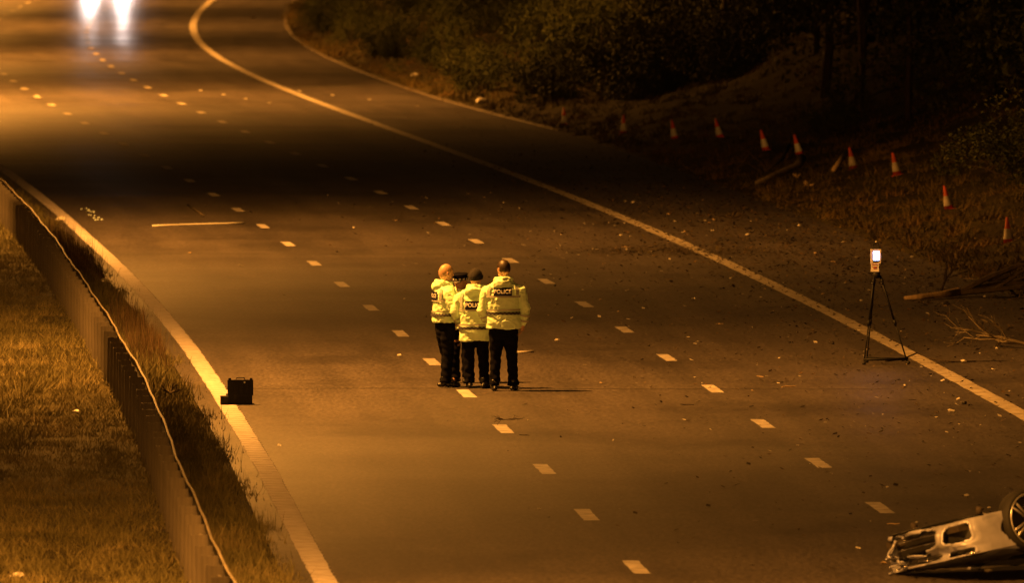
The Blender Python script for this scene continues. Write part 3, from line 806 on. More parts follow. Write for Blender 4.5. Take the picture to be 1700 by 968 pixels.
pB = gp(836, 649); pM = gp(789, 645); pL = gp(739, 643); pC = gp(766, 636)
person('broad police officer at the right of the group, seen from behind in yellow jacket', (pB.x, pB.y, 0), R_(-4), 1.88, 1.08, hem=.90, headwear='hair', head_turn=R_(40),
       arms={-1: ((.285, -.02, 1.14), (.23, .10, .97)), 1: ((.295, -.03, 1.16), (.275, .02, .935))}, feet=(-.13, -.02, .14, .03), check_z=1.10, panel_z=1.435)
person('shorter police officer in the middle with black knitted hat, back to the camera', (pM.x, pM.y, 0), R_(-6), 1.72, 1.0, hem=.69, headwear='beanie', head_turn=R_(-12),
       arms={-1: ((.30, -.01, 1.17), (.23, .13, 1.0)), 1: ((.29, .0, 1.17), (.24, .14, 1.0))}, feet=(-.09, .06, .14, -.05), check_z=.855, panel_z=1.21, bend=.02)
person('bareheaded police officer with ginger hair at the left, turned to the right', (pL.x, pL.y, 0), R_(-74), 1.78, 1.02, hem=.95, headwear='ginger', head_turn=R_(6), tilt=R_(-8),
       arms={-1: ((.28, .02, 1.18), (.20, .18, 1.02)), 1: ((.27, .05, 1.19), (.25, .17, .96))}, feet=(-.10, .04, .11, -.02), check_z=1.03, panel_z=1.33, bend=-.02)
person('police officer in peaked cap facing the camera behind the other three', (pC.x, pC.y, 0), R_(158), 1.60, .86, hem=.80, headwear='cap', head_turn=R_(-5), tilt=R_(-8),
       arms={-1: ((.26, .02, 1.2), (.12, .2, 1.08)), 1: ((.26, .02, 1.2), (.12, .2, 1.08))}, feet=(-.09, 0, .09, .02), panel=True)

# ------------------------------------------------------------------ open black equipment case on the edge line
cp = gp(398, 672); case = empty('equipment_case', (cp.x, cp.y, 0), R_(4))
case.scale = (.88, .88, .84)
tag(case, 'open black plastic equipment case standing on the ribbed edge line', 'case')
b = MB()
for (c, sz) in (((0, .20, .012), (.40, .46, .02)), ((0, -.02, .085), (.40, .02, .15)), ((0, .42, .085), (.40, .02, .15)), ((-.19, .20, .085), (.02, .42, .15)), ((.19, .20, .085), (.02, .42, .15))): b.box(c, sz)
for x in (-.12, 0, .12): b.box((x, -.036, .085), (.02, .012, .15))
base = b.build('base', M['black'], case)
b = MB(); b.box((0, .20, .06), (.35, .41, .07)); b.build('foam_insert', M['foam'], base)
b = MB(); rt_ = Matrix.Rotation(R_(-7), 3, 'X')
b.box((.01, -.015, .285), (.41, .05, .26), rt_)
for x in (-.17, .17): b.box((x + .01, -.02, .425), (.04, .055, .035), rt_)
for x in (-.12, -.04, .04, .12): b.box((x + .01, -.046, .28), (.018, .014, .22), rt_)
lid = b.build('lid', M['black'], case)
b = MB(); b.tube([(-.06, -.03, .425), (-.05, -.03, .45), (.07, -.03, .45), (.08, -.03, .425)], .009, 8); b.build('handle', M['black'], lid)
b = MB(); b.tube([(.075, -.052, .375), (.075, -.040, .375)], .016, 12); b.build('round_badge', M['silver_tape'], lid)
for x in (-.13, .15):
    b = MB(); b.box((x, -.055, .15), (.035, .016, .05)); b.build('latch', M['black'], base)
bx = empty('accessory_box', (cp.x - .215, cp.y - .05, 0), R_(4)); tag(bx, 'small black box lying against the left side of the open case', 'box')
b = MB(); b.box((0, 0, .055), (.11, .2, .11), taper=.95); bb = b.build('box_body', M['black'], bx)
b = MB(); b.box((0, 0, .117), (.112, .2, .012)); b.build('lid', M['foam'], bx)

# ------------------------------------------------------------------ laser scanner on its tripod
tpz = gp(1464, 606); tri = empty('tripod', (tpz.x, tpz.y, 0), R_(0)); tag(tri, 'tall thin black tripod standing by the hard shoulder line', 'tripod')
S_ = 110.3                                             # px per metre there, for reading lengths
topz = 1.37
feet3 = [Vector(((1434 - 1464) / S_, -.02, 0)), Vector(((1508 - 1464) / S_, .12, 0)), Vector(((1441 - 1464) / S_, .62, 0))]
hub = Vector(((1455 - 1464) / S_, .22, topz)); cs = [Vector((-.03, -.03, 0)), Vector((.06, 0, 0)), Vector((-.02, .05, 0))]
b = MB(); b.tube([hub - Vector((0, 0, .07)), hub + Vector((0, 0, .02))], [.05, .065], 16); b.build('hub', M['black'], tri, True)
for f, c in zip(feet3, cs):
    a = hub + c - Vector((0, 0, .03)); d = (f - a)
    lg = MB(); lg.tube([a, a + d * .52], .017, 8); lg.tube([a + d * .48, a + d * .98], .0115, 8); lg.tube([a + d * .50, a + d * .56], .024, 10); lg.tube([a + d * .04, a + d * .09], .025, 10)
    lo = lg.build('leg', M['black'], tri, True)
    b = MB(); b.ell(f + Vector((0, 0, .028)), (.034, .034, .03), 10, 8); b.build('foot', M['rubber'], lo, True)
    b = MB(); b.ell(a + d * .085 + Vector((-.012, -.03, 0)), (.011, .011, .011), 8, 6); b.build('clamp', M['chrome'], lo, True)
b = MB(); cc = (feet3[0] + feet3[1] + feet3[2]) / 3 + Vector((0, 0, .085))
for f in feet3:
    e = f + (hub - f) * .06; b.tube([e, cc], .016, 8)
b.tube([feet3[0] + Vector((0, 0, .08)), feet3[1] + Vector((0, 0, .085))], .02, 8)
b.build('spreader', M['black'], tri, True)
scn = empty('laser_scanner', (tri.location.x + hub.x, tri.location.y + hub.y, topz + .02), R_(-8)); tag(scn, 'white laser scanner with glowing screen on top of the black tripod', 'scanner')
b = MB(); b.box((-.012, 0, .045), (.13, .12, .07), taper=.92); b.box((-.012, 0, .115), (.125, .12, .055)); b.build('base', M['scan'], scn)
b = MB(); b.box((-.012, -.062, .07), (.05, .006, .03)); b.box((-.012, -.063, .118), (.09, .006, .010)); b.build('label_strip', M['red_plastic'], scn)
b = MB(); b.box((-.062, 0, .235), (.036, .13, .20), taper=1.1); b.box((.062, 0, .235), (.036, .13, .20), taper=1.1); b.box((0, .03, .235), (.10, .06, .20)); b.box((0, 0, .34), (.165, .13, .02)); yk = b.build('yoke', M['scan'], scn)
b = MB(); b.box((.008, -.060, .245), (.105, .02, .155)); b.build('bezel', M['black'], yk)
b = MB(); b.box((.010, -.0725, .25), (.088, .006, .135)); b.build('screen', M['screen'], yk)
b = MB(); b.box((0, 0, .375), (.13, .09, .05), taper=.7); b.tube([(-.04, 0, .39), (-.03, 0, .44), (.03, 0, .44), (.04, 0, .39)], .011, 8); hd = b.build('handle', M['black'], scn)
b = MB(); b.tube([(0, 0, .44), (0, 0, .475)], .008, 8); b.build('pin', M['lens'], hd, True)
sl_ = bpy.data.lights.new('screen_light', 'AREA'); sl_.energy = .03; sl_.color = (.6, .7, 1); sl_.size = .08
so = bpy.data.objects.new('screen_light', sl_); C.objects.link(so); so.parent = scn; so.location = (.012, -.08, .245); so.rotation_euler = (R_(90), 0, 0)

# ------------------------------------------------------------------ cones along the verge
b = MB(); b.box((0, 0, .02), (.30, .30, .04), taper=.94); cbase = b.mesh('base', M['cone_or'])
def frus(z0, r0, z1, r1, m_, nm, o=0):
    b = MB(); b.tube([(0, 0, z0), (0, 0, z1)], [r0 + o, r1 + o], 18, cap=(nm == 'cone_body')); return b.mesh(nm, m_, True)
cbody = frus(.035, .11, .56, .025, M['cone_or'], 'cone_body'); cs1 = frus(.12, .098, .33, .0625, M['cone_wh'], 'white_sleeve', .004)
cones = [(938, 208, -4, 0, 'fallen leaves behind it, farthest up the verge, at the left end of the row'), (1035, 221, 0, 0, ''), (1121, 230, -10, 0, ''), (1196, 228, -14, 0, ''), (1272, 248, -14, 0, ''), (1328, 256, -15, 0, ''),
         (1418, 279, -12, 0, ''), (1490, 291, -12, 0, ''), (1576, 348, -12, 0, ''), (1674, 403, -3, 0, '')]
clab = ['orange and white traffic cone at the far left end of the row on the verge', 'upright traffic cone second from the left on the dark verge', 'leaning traffic cone third from the left on the dark verge',
        'leaning traffic cone fourth from the left, beyond the dark road edge', 'leaning traffic cone fifth from the left, just left of the fallen boughs', 'leaning traffic cone standing right behind the pale broken boughs',
        'leaning traffic cone beside the short pale stick on the bank', 'dim traffic cone half hidden in undergrowth on the bank', 'leaning traffic cone up the bank beyond the scanner', 'traffic cone nearest the camera at the right edge of the photo']
M['cone_or2'] = mat('dimmer_cone_orange', (0.40, 0.05, 0.015), 0.7, noise_amt=0.5, noise_scale=7)  # retroreflected light of the far cones put into colour: near copies painted duller
M['cone_wh2'] = mat('dimmer_cone_sleeve', (0.42, 0.38, 0.32), 0.6, noise_amt=0.5, noise_scale=9)
dimmer_cones = []
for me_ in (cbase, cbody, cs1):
    q = me_.copy(); q.materials[0] = M['cone_wh2'] if me_ is cs1 else M['cone_or2']; dimmer_cones.append(q)
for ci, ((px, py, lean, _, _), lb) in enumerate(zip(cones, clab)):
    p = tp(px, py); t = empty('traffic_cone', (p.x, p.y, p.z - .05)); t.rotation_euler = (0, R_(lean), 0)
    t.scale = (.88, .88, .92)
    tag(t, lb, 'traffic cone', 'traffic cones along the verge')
    ms = dimmer_cones if ci >= 6 else (cbase, cbody, cs1)
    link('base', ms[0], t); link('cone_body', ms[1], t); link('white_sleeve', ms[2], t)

# ------------------------------------------------------------------ lying white strip and other single pieces
def stick(name, pxs, rads, m_, label, cat, z=None, n=8, group=None, smooth=True):
    pts = []
    for q in pxs:
        p = tp(q[0], q[1]); pts.append(Vector((p.x, p.y, max(p.z, 0) + (q[2] if len(q) > 2 else 0))))
    o0 = pts[0].copy(); b = MB(); b.tube([p - o0 for p in pts], rads, n)
    o = b.build(name, m_, None, smooth, o0); tag(o, label, cat, group); return o
a = gp(253, 375, .02); c = gp(405, 370, .02)
o = MB(); pts = [a.lerp(c, t) + Vector((0, .06 * math.sin(t * 6), 0)) for t in (0, .2, .4, .6, .8, 1)]
o.tube([p - a for p in pts], .022, 8); tag(o.build('white_strip', M['white_plastic'], None, True, a), 'long thin white strip lying across the inner lane', 'strip')
stick('metal_strip', [(312, 342, .02), (338, 360, .02)], .022, M['kerb'], 'thin dull strip lying along the lane behind the long white strip', 'strip')
stick('bent_strip', [(857, 587, .015), (886, 586, .015)], .018, M['shard'], 'flat pale strip lying just right of the police officers', 'strip')
stick('broken_bough', [(1502, 500, .05), (1530, 499, .06), (1560, 497, .07), (1590, 494, .09)], [.03, .05, .055, .075], M['wood'], 'pale split bough end lying on the hard shoulder behind the scanner', 'branch')
stick('broken_bough', [(1256, 312, .1), (1285, 302, .15), (1322, 292, .2), (1332, 286, .3)], [.05, .07, .08, .10], M['palebark'], 'long mossy bough below the leaning cones at the foot of the bank', 'branch')
stick('broken_bough', [(1272, 300, .2), (1300, 287, .35), (1310, 270, .4)], [.04, .05, .04], M['bark'], 'darker bough lying across the mossy bough on the bank', 'branch')
stick('broken_stick', [(1384, 290, .1), (1404, 274, .25)], [.05, .065], M['wood'], 'short pale stick leaning beside a traffic cone on the bank', 'stick')
for q, sd in (((1325, 296), 3), ((1343, 312), 4)):
    p = tp(*q); b = MB(); r = random.Random(sd)
    for k in range(7):
        d = Vector((r.uniform(-1, 1), r.uniform(-1, 1), r.uniform(.1, 1))).normalized() * r.uniform(.08, .2); b.tube([(0, 0, .02), d], [.05, .012], 6)
    tag(b.build('splintered_wood', M['wood'], None, False, p), 'splintered pale wood at the right end of the mossy bough' if sd == 3 else 'small bright splintered clump below the mossy bough', 'wood')

# dark twiggy branch crowns lying at the roadside
def twigs(b, p, d, ln, r, depth, rr, droop=0.0):
    e = p + d * ln; mid = p + d * ln * .5 + Vector((rr.uniform(-1, 1), rr.uniform(-1, 1), rr.uniform(-1, 1))) * ln * .06
    b.tube([p, mid, e], [r, r * .85, r * .65], 5 if depth > 1 else 3, cap=False)
    if depth == 0: return
    for k in range(rr.choice((2, 3, 3))):
        t = rr.uniform(.35, 1); s_ = p.lerp(e, t)
        nd = (d + Vector((rr.uniform(-1, 1), rr.uniform(-1, 1), rr.uniform(-.7, .9) - droop)) * .75).normalized()
        twigs(b, s_, nd, ln * rr.uniform(.5, .75), r * .55, depth - 1, rr, droop)
def fallen(px, py, dirs, label, seed, ln=1.6, r=.05, m_='bark', depth=4):
    p = tp(px, py); rr = random.Random(seed); b = MB(); t = empty('fallen_branch', p); tag(t, label, 'branch')
    for i, d in enumerate(dirs):
        b = MB(); twigs(b, Vector((0, 0, .08)), Vector(d).normalized(), ln * rr.uniform(.8, 1.1), r, depth, rr); b.build('bough', M[m_], t)
fallen(1592, 494, [(1, .3, .12), (1, .8, .3), (1, .1, .45), (1, -.2, .1)], 'dark twiggy fallen tree crown lying behind the scanner', 5, 1.3, .06)
fallen(1562, 492, [(.25, .1, 1), (.6, .2, 1)], 'upright bare twig rising from the pale split bough', 6, .45, .022, depth=2)
fallen(1700, 580, [(-1, .6, .15), (-1, -.1, .25), (-.8, 1, .1)], 'thin bare twigs lying across the shoulder at the right edge', 9, .9, .022, 'palebark', 3)
fallen(1215, 368, [(1, .2, .2), (-1, .3, .2), (.3, .5, .5)], 'small dark clump of twigs in the leaf litter on the shoulder', 12, .16, .03, 'bark', 2)
fallen(842, 707, [(1, 1, .05), (1, -.5, .1), (-1, .4, .05), (-1, -.8, .05)], 'small dark twig lying over a lane marking below the officers', 13, .16, .006, 'bark', 2)
fallen(282, 664, [(1, .2, .5), (-1, .3, .6), (.3, .5, .9), (.6, -.4, .3)], 'dark tangle of twigs in the verge beside the barrier', 14, .12, .02, 'bark', 3)
# cable from the tripod along the white line
pts = [gp(1470, 600, .01), gp(1500, 596, .01), gp(1522, 586, .012), gp(1545, 596, .01), gp(1580, 601, .01), gp(1620, 600, .01)]
b = MB(); b.tube([p - pts[0] for p in pts], .012, 6); tag(b.build('thin_branch', M['bark'], None, True, pts[0]), 'thin curved branch lying over the white line at the tripod foot', 'branch')

# individually readable fragments
def frag_mesh(kind, seed, m_):
    r = random.Random(seed); b = MB()
    if kind == 'flat':
        n = 6; vs = [(math.cos(2 * PI * k / n) * r.uniform(.5, 1), math.sin(2 * PI * k / n) * r.uniform(.3, .7), r.uniform(.0, .35)) for k in range(n)]
        top = [(x * .9, y_ * .9, z + .10) for x, y_, z in vs]
        b.add(vs + top, [tuple(range(n - 1, -1, -1)), tuple(range(n, 2 * n))] + [(k, (k + 1) % n, n + (k + 1) % n, n + k) for k in range(n)])
    elif kind == 'lump':
        b.ell((0, 0, .35), (1, .7, .45), 7, 5)
        b.v = [(x * r.uniform(.75, 1.2), y_ * r.uniform(.75, 1.2), max(0, z * r.uniform(.7, 1.2))) for x, y_, z in b.v]
    else:
        b.tube([(-1, 0, .05), (-.3, .15, .1), (.4, -.1, .06), (1, .1, .12)], [.05, .07, .07, .04], 5)
    return b.mesh('fragment', m_)
FR = [frag_mesh('flat', 1, M['shard']), frag_mesh('flat', 2, M['shard']), frag_mesh('lump', 3, M['shard']), frag_mesh('stick', 4, M['wood']), frag_mesh('lump', 5, M['dark_bit']), frag_mesh('stick', 6, M['bark']), frag_mesh('flat', 7, M['wood'])]
GL = ['pale fragment lying on the dark road', 'pale fragment lying on the dark road', 'pale lump lying on the dark road', 'pale wood splinter lying on the road', 'dark clod lying on the road surface', 'dark thin twig lying on the road surface', 'brown bark chip lying on the road surface']
GG = ['pale fragments on the road', 'pale fragments on the road', 'pale lumps on the road', 'wood splinters on the road', 'dark clods on the road', 'dark twigs on the road', 'bark chips on the road']
named = [(1031, 393, 2, .05, 'bright pale lump lying left of the shoulder line', 'lump'), (1213, 465, 2, .045, 'round pale stone lying on the outer lane', 'stone'), (1041, 484, 0, .06, 'flat pale fragment in the middle of the outer lane', 'fragment'),
         (400, 443, 0, .09, 'flat pale fragment lying on the inner lane', 'fragment'), (315, 421, 6, .06, 'small curled pale scrap right of the ribbed line', 'scrap'), (1310, 645, 3, .13, 'tangled straw wisp on the outer lane left of the tripod', 'straw'),
         (1600, 602, 2, .05, 'pale lump at the end of the thin branch by the tripod', 'lump'), (1141, 674, 5, .10, 'dark twig between two dashes of the outer lane', 'twig'), (1655, 581, 2, .04, 'pale stone on the shoulder at the right', 'stone'),
         (1650, 617, 0, .08, 'pale fragment just right of the shoulder line', 'fragment'), (1580, 686, 0, .10, 'pale plastic piece lying below the tripod', 'fragment'), (895, 847, 0, .05, 'flattened pale scrap left of a lane dash', 'scrap'),
         (126, 688, 2, .07, 'pale litter in the long grass left of the barrier', 'litter'), (30, 962, 2, .09, 'pinkish litter in the grass at the bottom left corner', 'litter'), (1570, 508, 4, .08, 'dark clod under the pale split bough', 'clod'),
         (100, 368, 2, .12, 'pale torn rag caught beside the ribbed line', 'rag'), (176, 470, 2, .10, 'grey crumpled sheet in the verge by the barrier', 'sheet'), (690, 127, 2, .15, 'pale scrap on the far verge', 'scrap'),
         (800, 172, 2, .22, 'bright crumpled scrap at the far road edge', 'scrap'), (1473, 812, 2, .022, 'tiny bright shard above the wrecked car', 'shard'), (1662, 168, 0, .05, 'small bright reflective scrap under the yellow log', 'scrap'),
         (420, 30, 4, .10, 'dark rag on the far carriageway near the curving line', 'rag'), (1645, 385, 5, .1, 'dark stick beside the nearest cone', 'stick')]
def place_frag(px, py, ki, s_, label, cat, group=None, sd=0):
    p = tp(px, py); r = random.Random(sd * 7 + int(px)); o = link('fragment', FR[ki], None, (p.x, p.y, max(p.z, .004)))
    if ki in (3, 5): o.name = 'twig' if ki == 5 else 'splinter'
    elif ki == 4: o.name = 'clod'
    o.scale = (s_, s_, s_); o.rotation_euler = (0, 0, r.uniform(0, 6.28)); tag(o, label, cat, group)
for i, (px, py, ki, s_, lb, ct) in enumerate(named): place_frag(px, py, ki, s_, lb, ct, None, i)
# glittering glass on the inner lane in the dark stretch
b = MB(); r = random.Random(2); g0 = gp(150, 355)
for (px, py, n_) in ((141, 347, 3), (147, 350, 3), (157, 352, 3), (150, 358, 3), (158, 361, 3), (163, 365, 3)):
    for k in range(n_):
        p = gp(px + r.uniform(-7, 7), py + r.uniform(-1.2, 1.2)) - g0; s_ = r.uniform(.015, .035)
        b.add([p + Vector((-s_, 0, 0)), p + Vector((s_, 0, .005)), p + Vector((0, s_, .025)), p + Vector((0, -s_, .002))], [(0, 3, 1), (0, 1, 2), (1, 3, 2), (3, 0, 2)])
tag(b.build('broken_glass', M['glint'], None, False, g0), 'glittering spread of broken glass on the inner lane near the ribbed line', 'glass', kind='stuff')
cat_of = ['fragment', 'fragment', 'lump', 'splinter', 'clod', 'twig', 'chip']
r = random.Random(77)
for i in range(150):
    if i < 105:
        y_ = 118 + 125 * r.random(); x = float(RX(y_)) + r.gauss(-1.6, 2.6)
        x = min(x, float(EX(y_)) - .1); x = max(x, float(LEX(y_)) + .4)
    else:
        y_ = r.gauss(214, 16); x = float(RX(y_)) + r.uniform(.3, 4.2)
    if abs(x - pM.x) < .9 and abs(y_ - pM.y) < 2: continue
    ki = r.choice((0, 1, 2, 3, 4, 4, 5, 5, 3, 6, 6)); s_ = r.uniform(.018, .055) * (1.6 if ki in (3, 5) else 1) * (1.2 if i >= 105 else 1)
    o = link(('fragment', 'fragment', 'lump', 'splinter', 'clod', 'twig', 'chip')[ki], FR[ki], None, (x, y_, .004 + max(0, tz(x, y_))))
    o.scale = (s_, s_, s_); o.rotation_euler = (0, 0, r.uniform(0, 6.28)); tag(o, GL[ki], cat_of[ki], GG[ki])

# raised reflective markers crossing the far lanes
b = MB(); b.box((0, 0, .02), (.16, .16, .04), taper=.7); mk = b.mesh('road_stud', M['stud'])
far_row = [(333, 150), (371, 157), (408, 164), (447, 171), (508, 180), (357, 195)]; near_row = [(497, 151), (552, 158), (613, 165), (693, 176), (758, 186), (525, 83)]
for nm, row in (('far lanes left of the curving shoulder line', far_row), ('far hard shoulder right of the curving shoulder line', near_row)):
    for q in row[:5]:
        p = gp(*q); o = link('road_stud', mk, None, (p.x, p.y, 0)); o.scale = (.8, 1.3, .7)
        tag(o, 'small pale marker stud on the ' + nm, 'road stud', 'marker studs on the ' + nm)

# ------------------------------------------------------------------ overturned car
def car():
    t = empty('overturned_car'); tag(t, 'wrecked silver car lying upside down with a wheel in the air', 'car')
    # plan curve of the bumper and the near body side: list of (s, x, y)
    def plan(u):                      # u in [-1.9, 1.9] arc length from the front centre
        a = abs(u); sg = 1 if u >= 0 else -1
        if a < .62: x = 2.12 - .10 * (a / .62) ** 2; y = a * .99
        else:
            q = min((a - .62) / .50, 1); ang = q * PI / 2 * .93
            x = 2.02 - .34 * (1 - math.cos(ang)) - max(0, a - 1.12); y = .613 + .26 * math.sin(ang) + max(0, a - 1.12) * .02
        return x, y * sg
    def inside(u, z, c, hw, hh, p=4.5): return (abs((u - c[0]) / hw) ** p + abs((z - c[1]) / hh) ** p) < 1
    ops = [((.04, .31), .47, .105), ((.72, .31), .20, .095), ((-.72, .31), .20, .095), ((0, .60), .40, .065), ((.72, .62), .20, .06), ((-.72, .62), .20, .06)]
    du = .012; us = np.arange(-1.42, 1.421, du); zs = np.arange(.17, .72, du)
    V = []; idx = {}
    for i, u in enumerate(us):
        for k_, z in enumerate(zs):
            x, y = plan(u)
            tck = (z - .17) / .55
            x2 = x - .10 * (1 - min(1, tck * 2.2)) ** 2 - .05 * max(0, tck - .6) ** 1.5 * 3 + .018 * math.sin(z * 30) * math.exp(-((u / .6) ** 2))
            dent = .06 * math.exp(-((u + .45) ** 2) / .06) * math.sin(z * 12 + 1)
            dent += (.05 + .09 * (u > -.15)) * noise.noise(Vector((u * 3.1, z * 7, 1.5))) + .012 * noise.noise(Vector((u * 11, z * 13, 4)))
            y2 = y * (1 - .06 * (1 - min(1, tck * 2.5)) ** 2)
            # flare toward the openings' lips
            for c, hw, hh in ops:
                e = (abs((u - c[0]) / (hw + .02)) ** 4.5 + abs((z - c[1]) / (hh + .02)) ** 4.5)
                if .55 < e < 1.6: x2 += .012 * math.exp(-((e - 1) ** 2) / .06)
            V.append((x2 - dent, y2, z + .03 * math.sin(u * 2.2) * 0))
    nz = len(zs); F = []
    for i in range(len(us) - 1):
        for k_ in range(nz - 1):
            u = us[i] + du / 2; z = zs[k_] + du / 2
            if any(inside(u, z, *o_) for o_ in ops): continue
            if u > -.25 and .40 < z < .44 + .13 * math.sin(u * 9) ** 2 and u < 1.1: continue       # torn away
            if noise.noise(Vector((u * 6, z * 8, 7.7))) > .22 + .5 * (u < -.2) and z > .2: continue
            if u > .35 and z < .20 + .03 * math.sin(u * 25) and u < .6: continue
            x, y = plan(u)
            if (x - 1.14) ** 2 + (z - .33) ** 2 < .385 ** 2: continue
            F.append((i * nz + k_, (i + 1) * nz + k_, (i + 1) * nz + k_ + 1, i * nz + k_ + 1))
    bm = MB(); bm.v = [tuple(map(float, v)) for v in V]; bm.f = F; bm.m = [0] * len(F)
    bo_ = bm.build('front_bumper', M['carpaint'], t, True)
    so_ = bo_.modifiers.new('thick', 'SOLIDIFY'); so_.thickness = .022; so_.offset = -1
    dg = bpy.context.evaluated_depsgraph_get(); me2 = bpy.data.meshes.new_from_object(bo_.evaluated_get(dg)); bo_.modifiers.clear(); bo_.data = me2
    # recessed dark inserts with slats
    for c, hw, hh in ops:
        b = MB(); n = 14
        for k_ in range(n + 1):
            u = c[0] - hw * 1.08 + 2.16 * hw * k_ / n; x, y = plan(u); L_ = math.hypot(x - 1.2, y)
            ix = x - .10 * (x - 1.0) / max(L_, .3); iy = y - .10 * y / max(L_, .3)
            b.v += [(ix, iy, c[1] - hh * 1.1), (ix, iy, c[1] + hh * 1.1)]
        b.f = [(2 * k_, 2 * k_ + 1, 2 * k_ + 3, 2 * k_ + 2) for k_ in range(n)]; b.m = [0] * n
        ins = b.build('intake', M['carblack'], bo_)
        for zc in (c[1] - hh * .45, c[1] + hh * .35):
            if abs(c[0]) > .1: continue
            pts = []
            for k_ in range(9):
                u = c[0] - hw + 2 * hw * k_ / 8; x, y = plan(u); L_ = math.hypot(x - 1.2, y); pts.append((x - .05 * (x - 1) / max(L_, .3), y - .05 * y / max(L_, .3), zc))
            b = MB(); b.tube(pts, .009, 6); b.build('slat', M['carpaint'] if abs(c[0]) > .1 else M['chrome'], ins, True)
    # number plate on the bumper, splitter lip along the lower edge
        pts = [(plan(u)[0] - .10, plan(u)[1] * .95, .165) for u in np.linspace(-1.05, 1.05, 30)]; b = MB(); b.tube(pts, .016, 6); b.build('splitter', M['carblack'], bo_, True)
    # bonnet
    b = MB(); n, m_ = 12, 10
    for i in range(n + 1):
        x = 2.02 - (2.02 - .95) * i / n
        for k_ in range(m_ + 1):
            v = -1 + 2 * k_ / m_; hw = .62 + .24 * min(1, i / 4)
            b.v.append((x - .12 * abs(v) ** 3 * (1 - i / n), v * hw, .70 + .20 * (i / n) ** .7 - .06 * v * v + .025 * math.sin(i * 1.3 + k_ * 2.1)))
    b.f = [(i * (m_ + 1) + k_, i * (m_ + 1) + k_ + 1, (i + 1) * (m_ + 1) + k_ + 1, (i + 1) * (m_ + 1) + k_) for i in range(n) for k_ in range(m_)]; b.m = [0] * len(b.f)
    b.build('bonnet', M['carpaint'], t, True)
    # sides with wheel arches
    for sg in (-1, 1):
        b = MB(); dx = .03; xs = np.arange(-2.15, 1.75, dx); zz = np.arange(.20, .92, dx); nz2 = len(zz)
        for x in xs:
            for z in zz:
                y = .875 - .05 * ((z - .5) / .4) ** 2 - (.10 * max(0, (-x - 1.6) / .55) ** 2) + .01 * math.sin(x * 3)
                top = .90 if x < .9 else .90 - .22 * ((x - .9) / .85)
                b.v.append((float(x), sg * y, float(min(z, top))))
        for i in range(len(xs) - 1):
            for k_ in range(nz2 - 1):
                x = xs[i] + dx / 2; z = zz[k_] + dx / 2
                if (x - 1.14) ** 2 + (z - .33) ** 2 < .38 ** 2 or (x + 1.32) ** 2 + (z - .33) ** 2 < .38 ** 2: continue
                b.f.append((i * nz2 + k_, (i + 1) * nz2 + k_, (i + 1) * nz2 + k_ + 1, i * nz2 + k_ + 1))
        b.m = [0] * len(b.f); sd_ = b.build('body_side', M['carpaint'], t, True)
        b = MB(); b.add([(.75, sg * .872, .86), (.35, sg * .76, 1.08), (-1.3, sg * .76, 1.08), (-1.75, sg * .84, .88)], [(0, 1, 2, 3)]); b.build('side_window', M['glass'], t)
        # headlights, crushed
        b = MB(); b.ell((1.80, sg * .68, .68), (.17, .16, .07), 14, 8, Matrix.Rotation(-sg * .5, 3, 'Z')); b.build('headlight', M['chrome'], t, True)
        # mirror
        b = MB(); b.ell((.72, sg * 1.0, .92), (.07, .11, .07), 10, 8); b.build('mirror', M['carpaint'], t, True)
    # cabin (crushed), windscreen, tail
    b = MB()
    b.add([(.30, -.70, 1.09), (.30, .70, 1.09), (-1.25, .70, 1.05), (-1.25, -.70, 1.05), (-.5, 0, 1.12)], [(0, 1, 4), (1, 2, 4), (2, 3, 4), (3, 0, 4)]); b.build('roof', M['carpaint'], t)
    b = MB(); b.add([(.95, -.80, .89), (.95, .80, .89), (.31, .70, 1.085), (.31, -.70, 1.085)], [(0, 1, 2, 3)]); b.build('windscreen', M['glass'], t)
    b = MB(); b.add([(-1.14, -.7, 1.045), (-1.14, .7, 1.045), (-1.8, .8, .9), (-1.8, -.8, .9), (-2.15, .78, .86), (-2.15, -.78, .86), (-2.2, .76, .3), (-2.2, -.76, .3)], [(0, 1, 2, 3), (3, 2, 4, 5), (5, 4, 6, 7)]); b.build('tail', M['carpaint'], t)
    # underbody, exhaust, subframe
    b = MB(); b.box((-.15, 0, .24), (3.5, 1.30, .03)); b.box((1.14, 0, .50), (.9, 1.30, .4)); b.box((-1.3, 0, .45), (.8, 1.30, .4)); ub = b.build('underbody', M['under'], t)
    b = MB(); b.box((1.72, 0, .26), (.5, 1.45, .07)); b.box((1.0, 0, .21), (.3, .9, .06)); b.tube([(1.1, -.5, .20), (1.7, -.62, .22), (1.85, -.3, .2)], .025, 6); b.build('undertray', M['under'], t)
    b = MB(); b.tube([(1.0, .2, .2), (0, .25, .17), (-1.2, .3, .18), (-2.1, .45, .2)], .03, 8); b.build('exhaust', M['under'], t, True)
    for sg in (-1, 1):      # bent tow strut that sticks up at the front wheel
        b = MB(); b.tube([(1.58, sg * .60, .22), (1.62, sg * .66, .12), (1.60, sg * .66, .09)], [.03, .035, .045], 8); b.build('strut', M['under'], t, True)
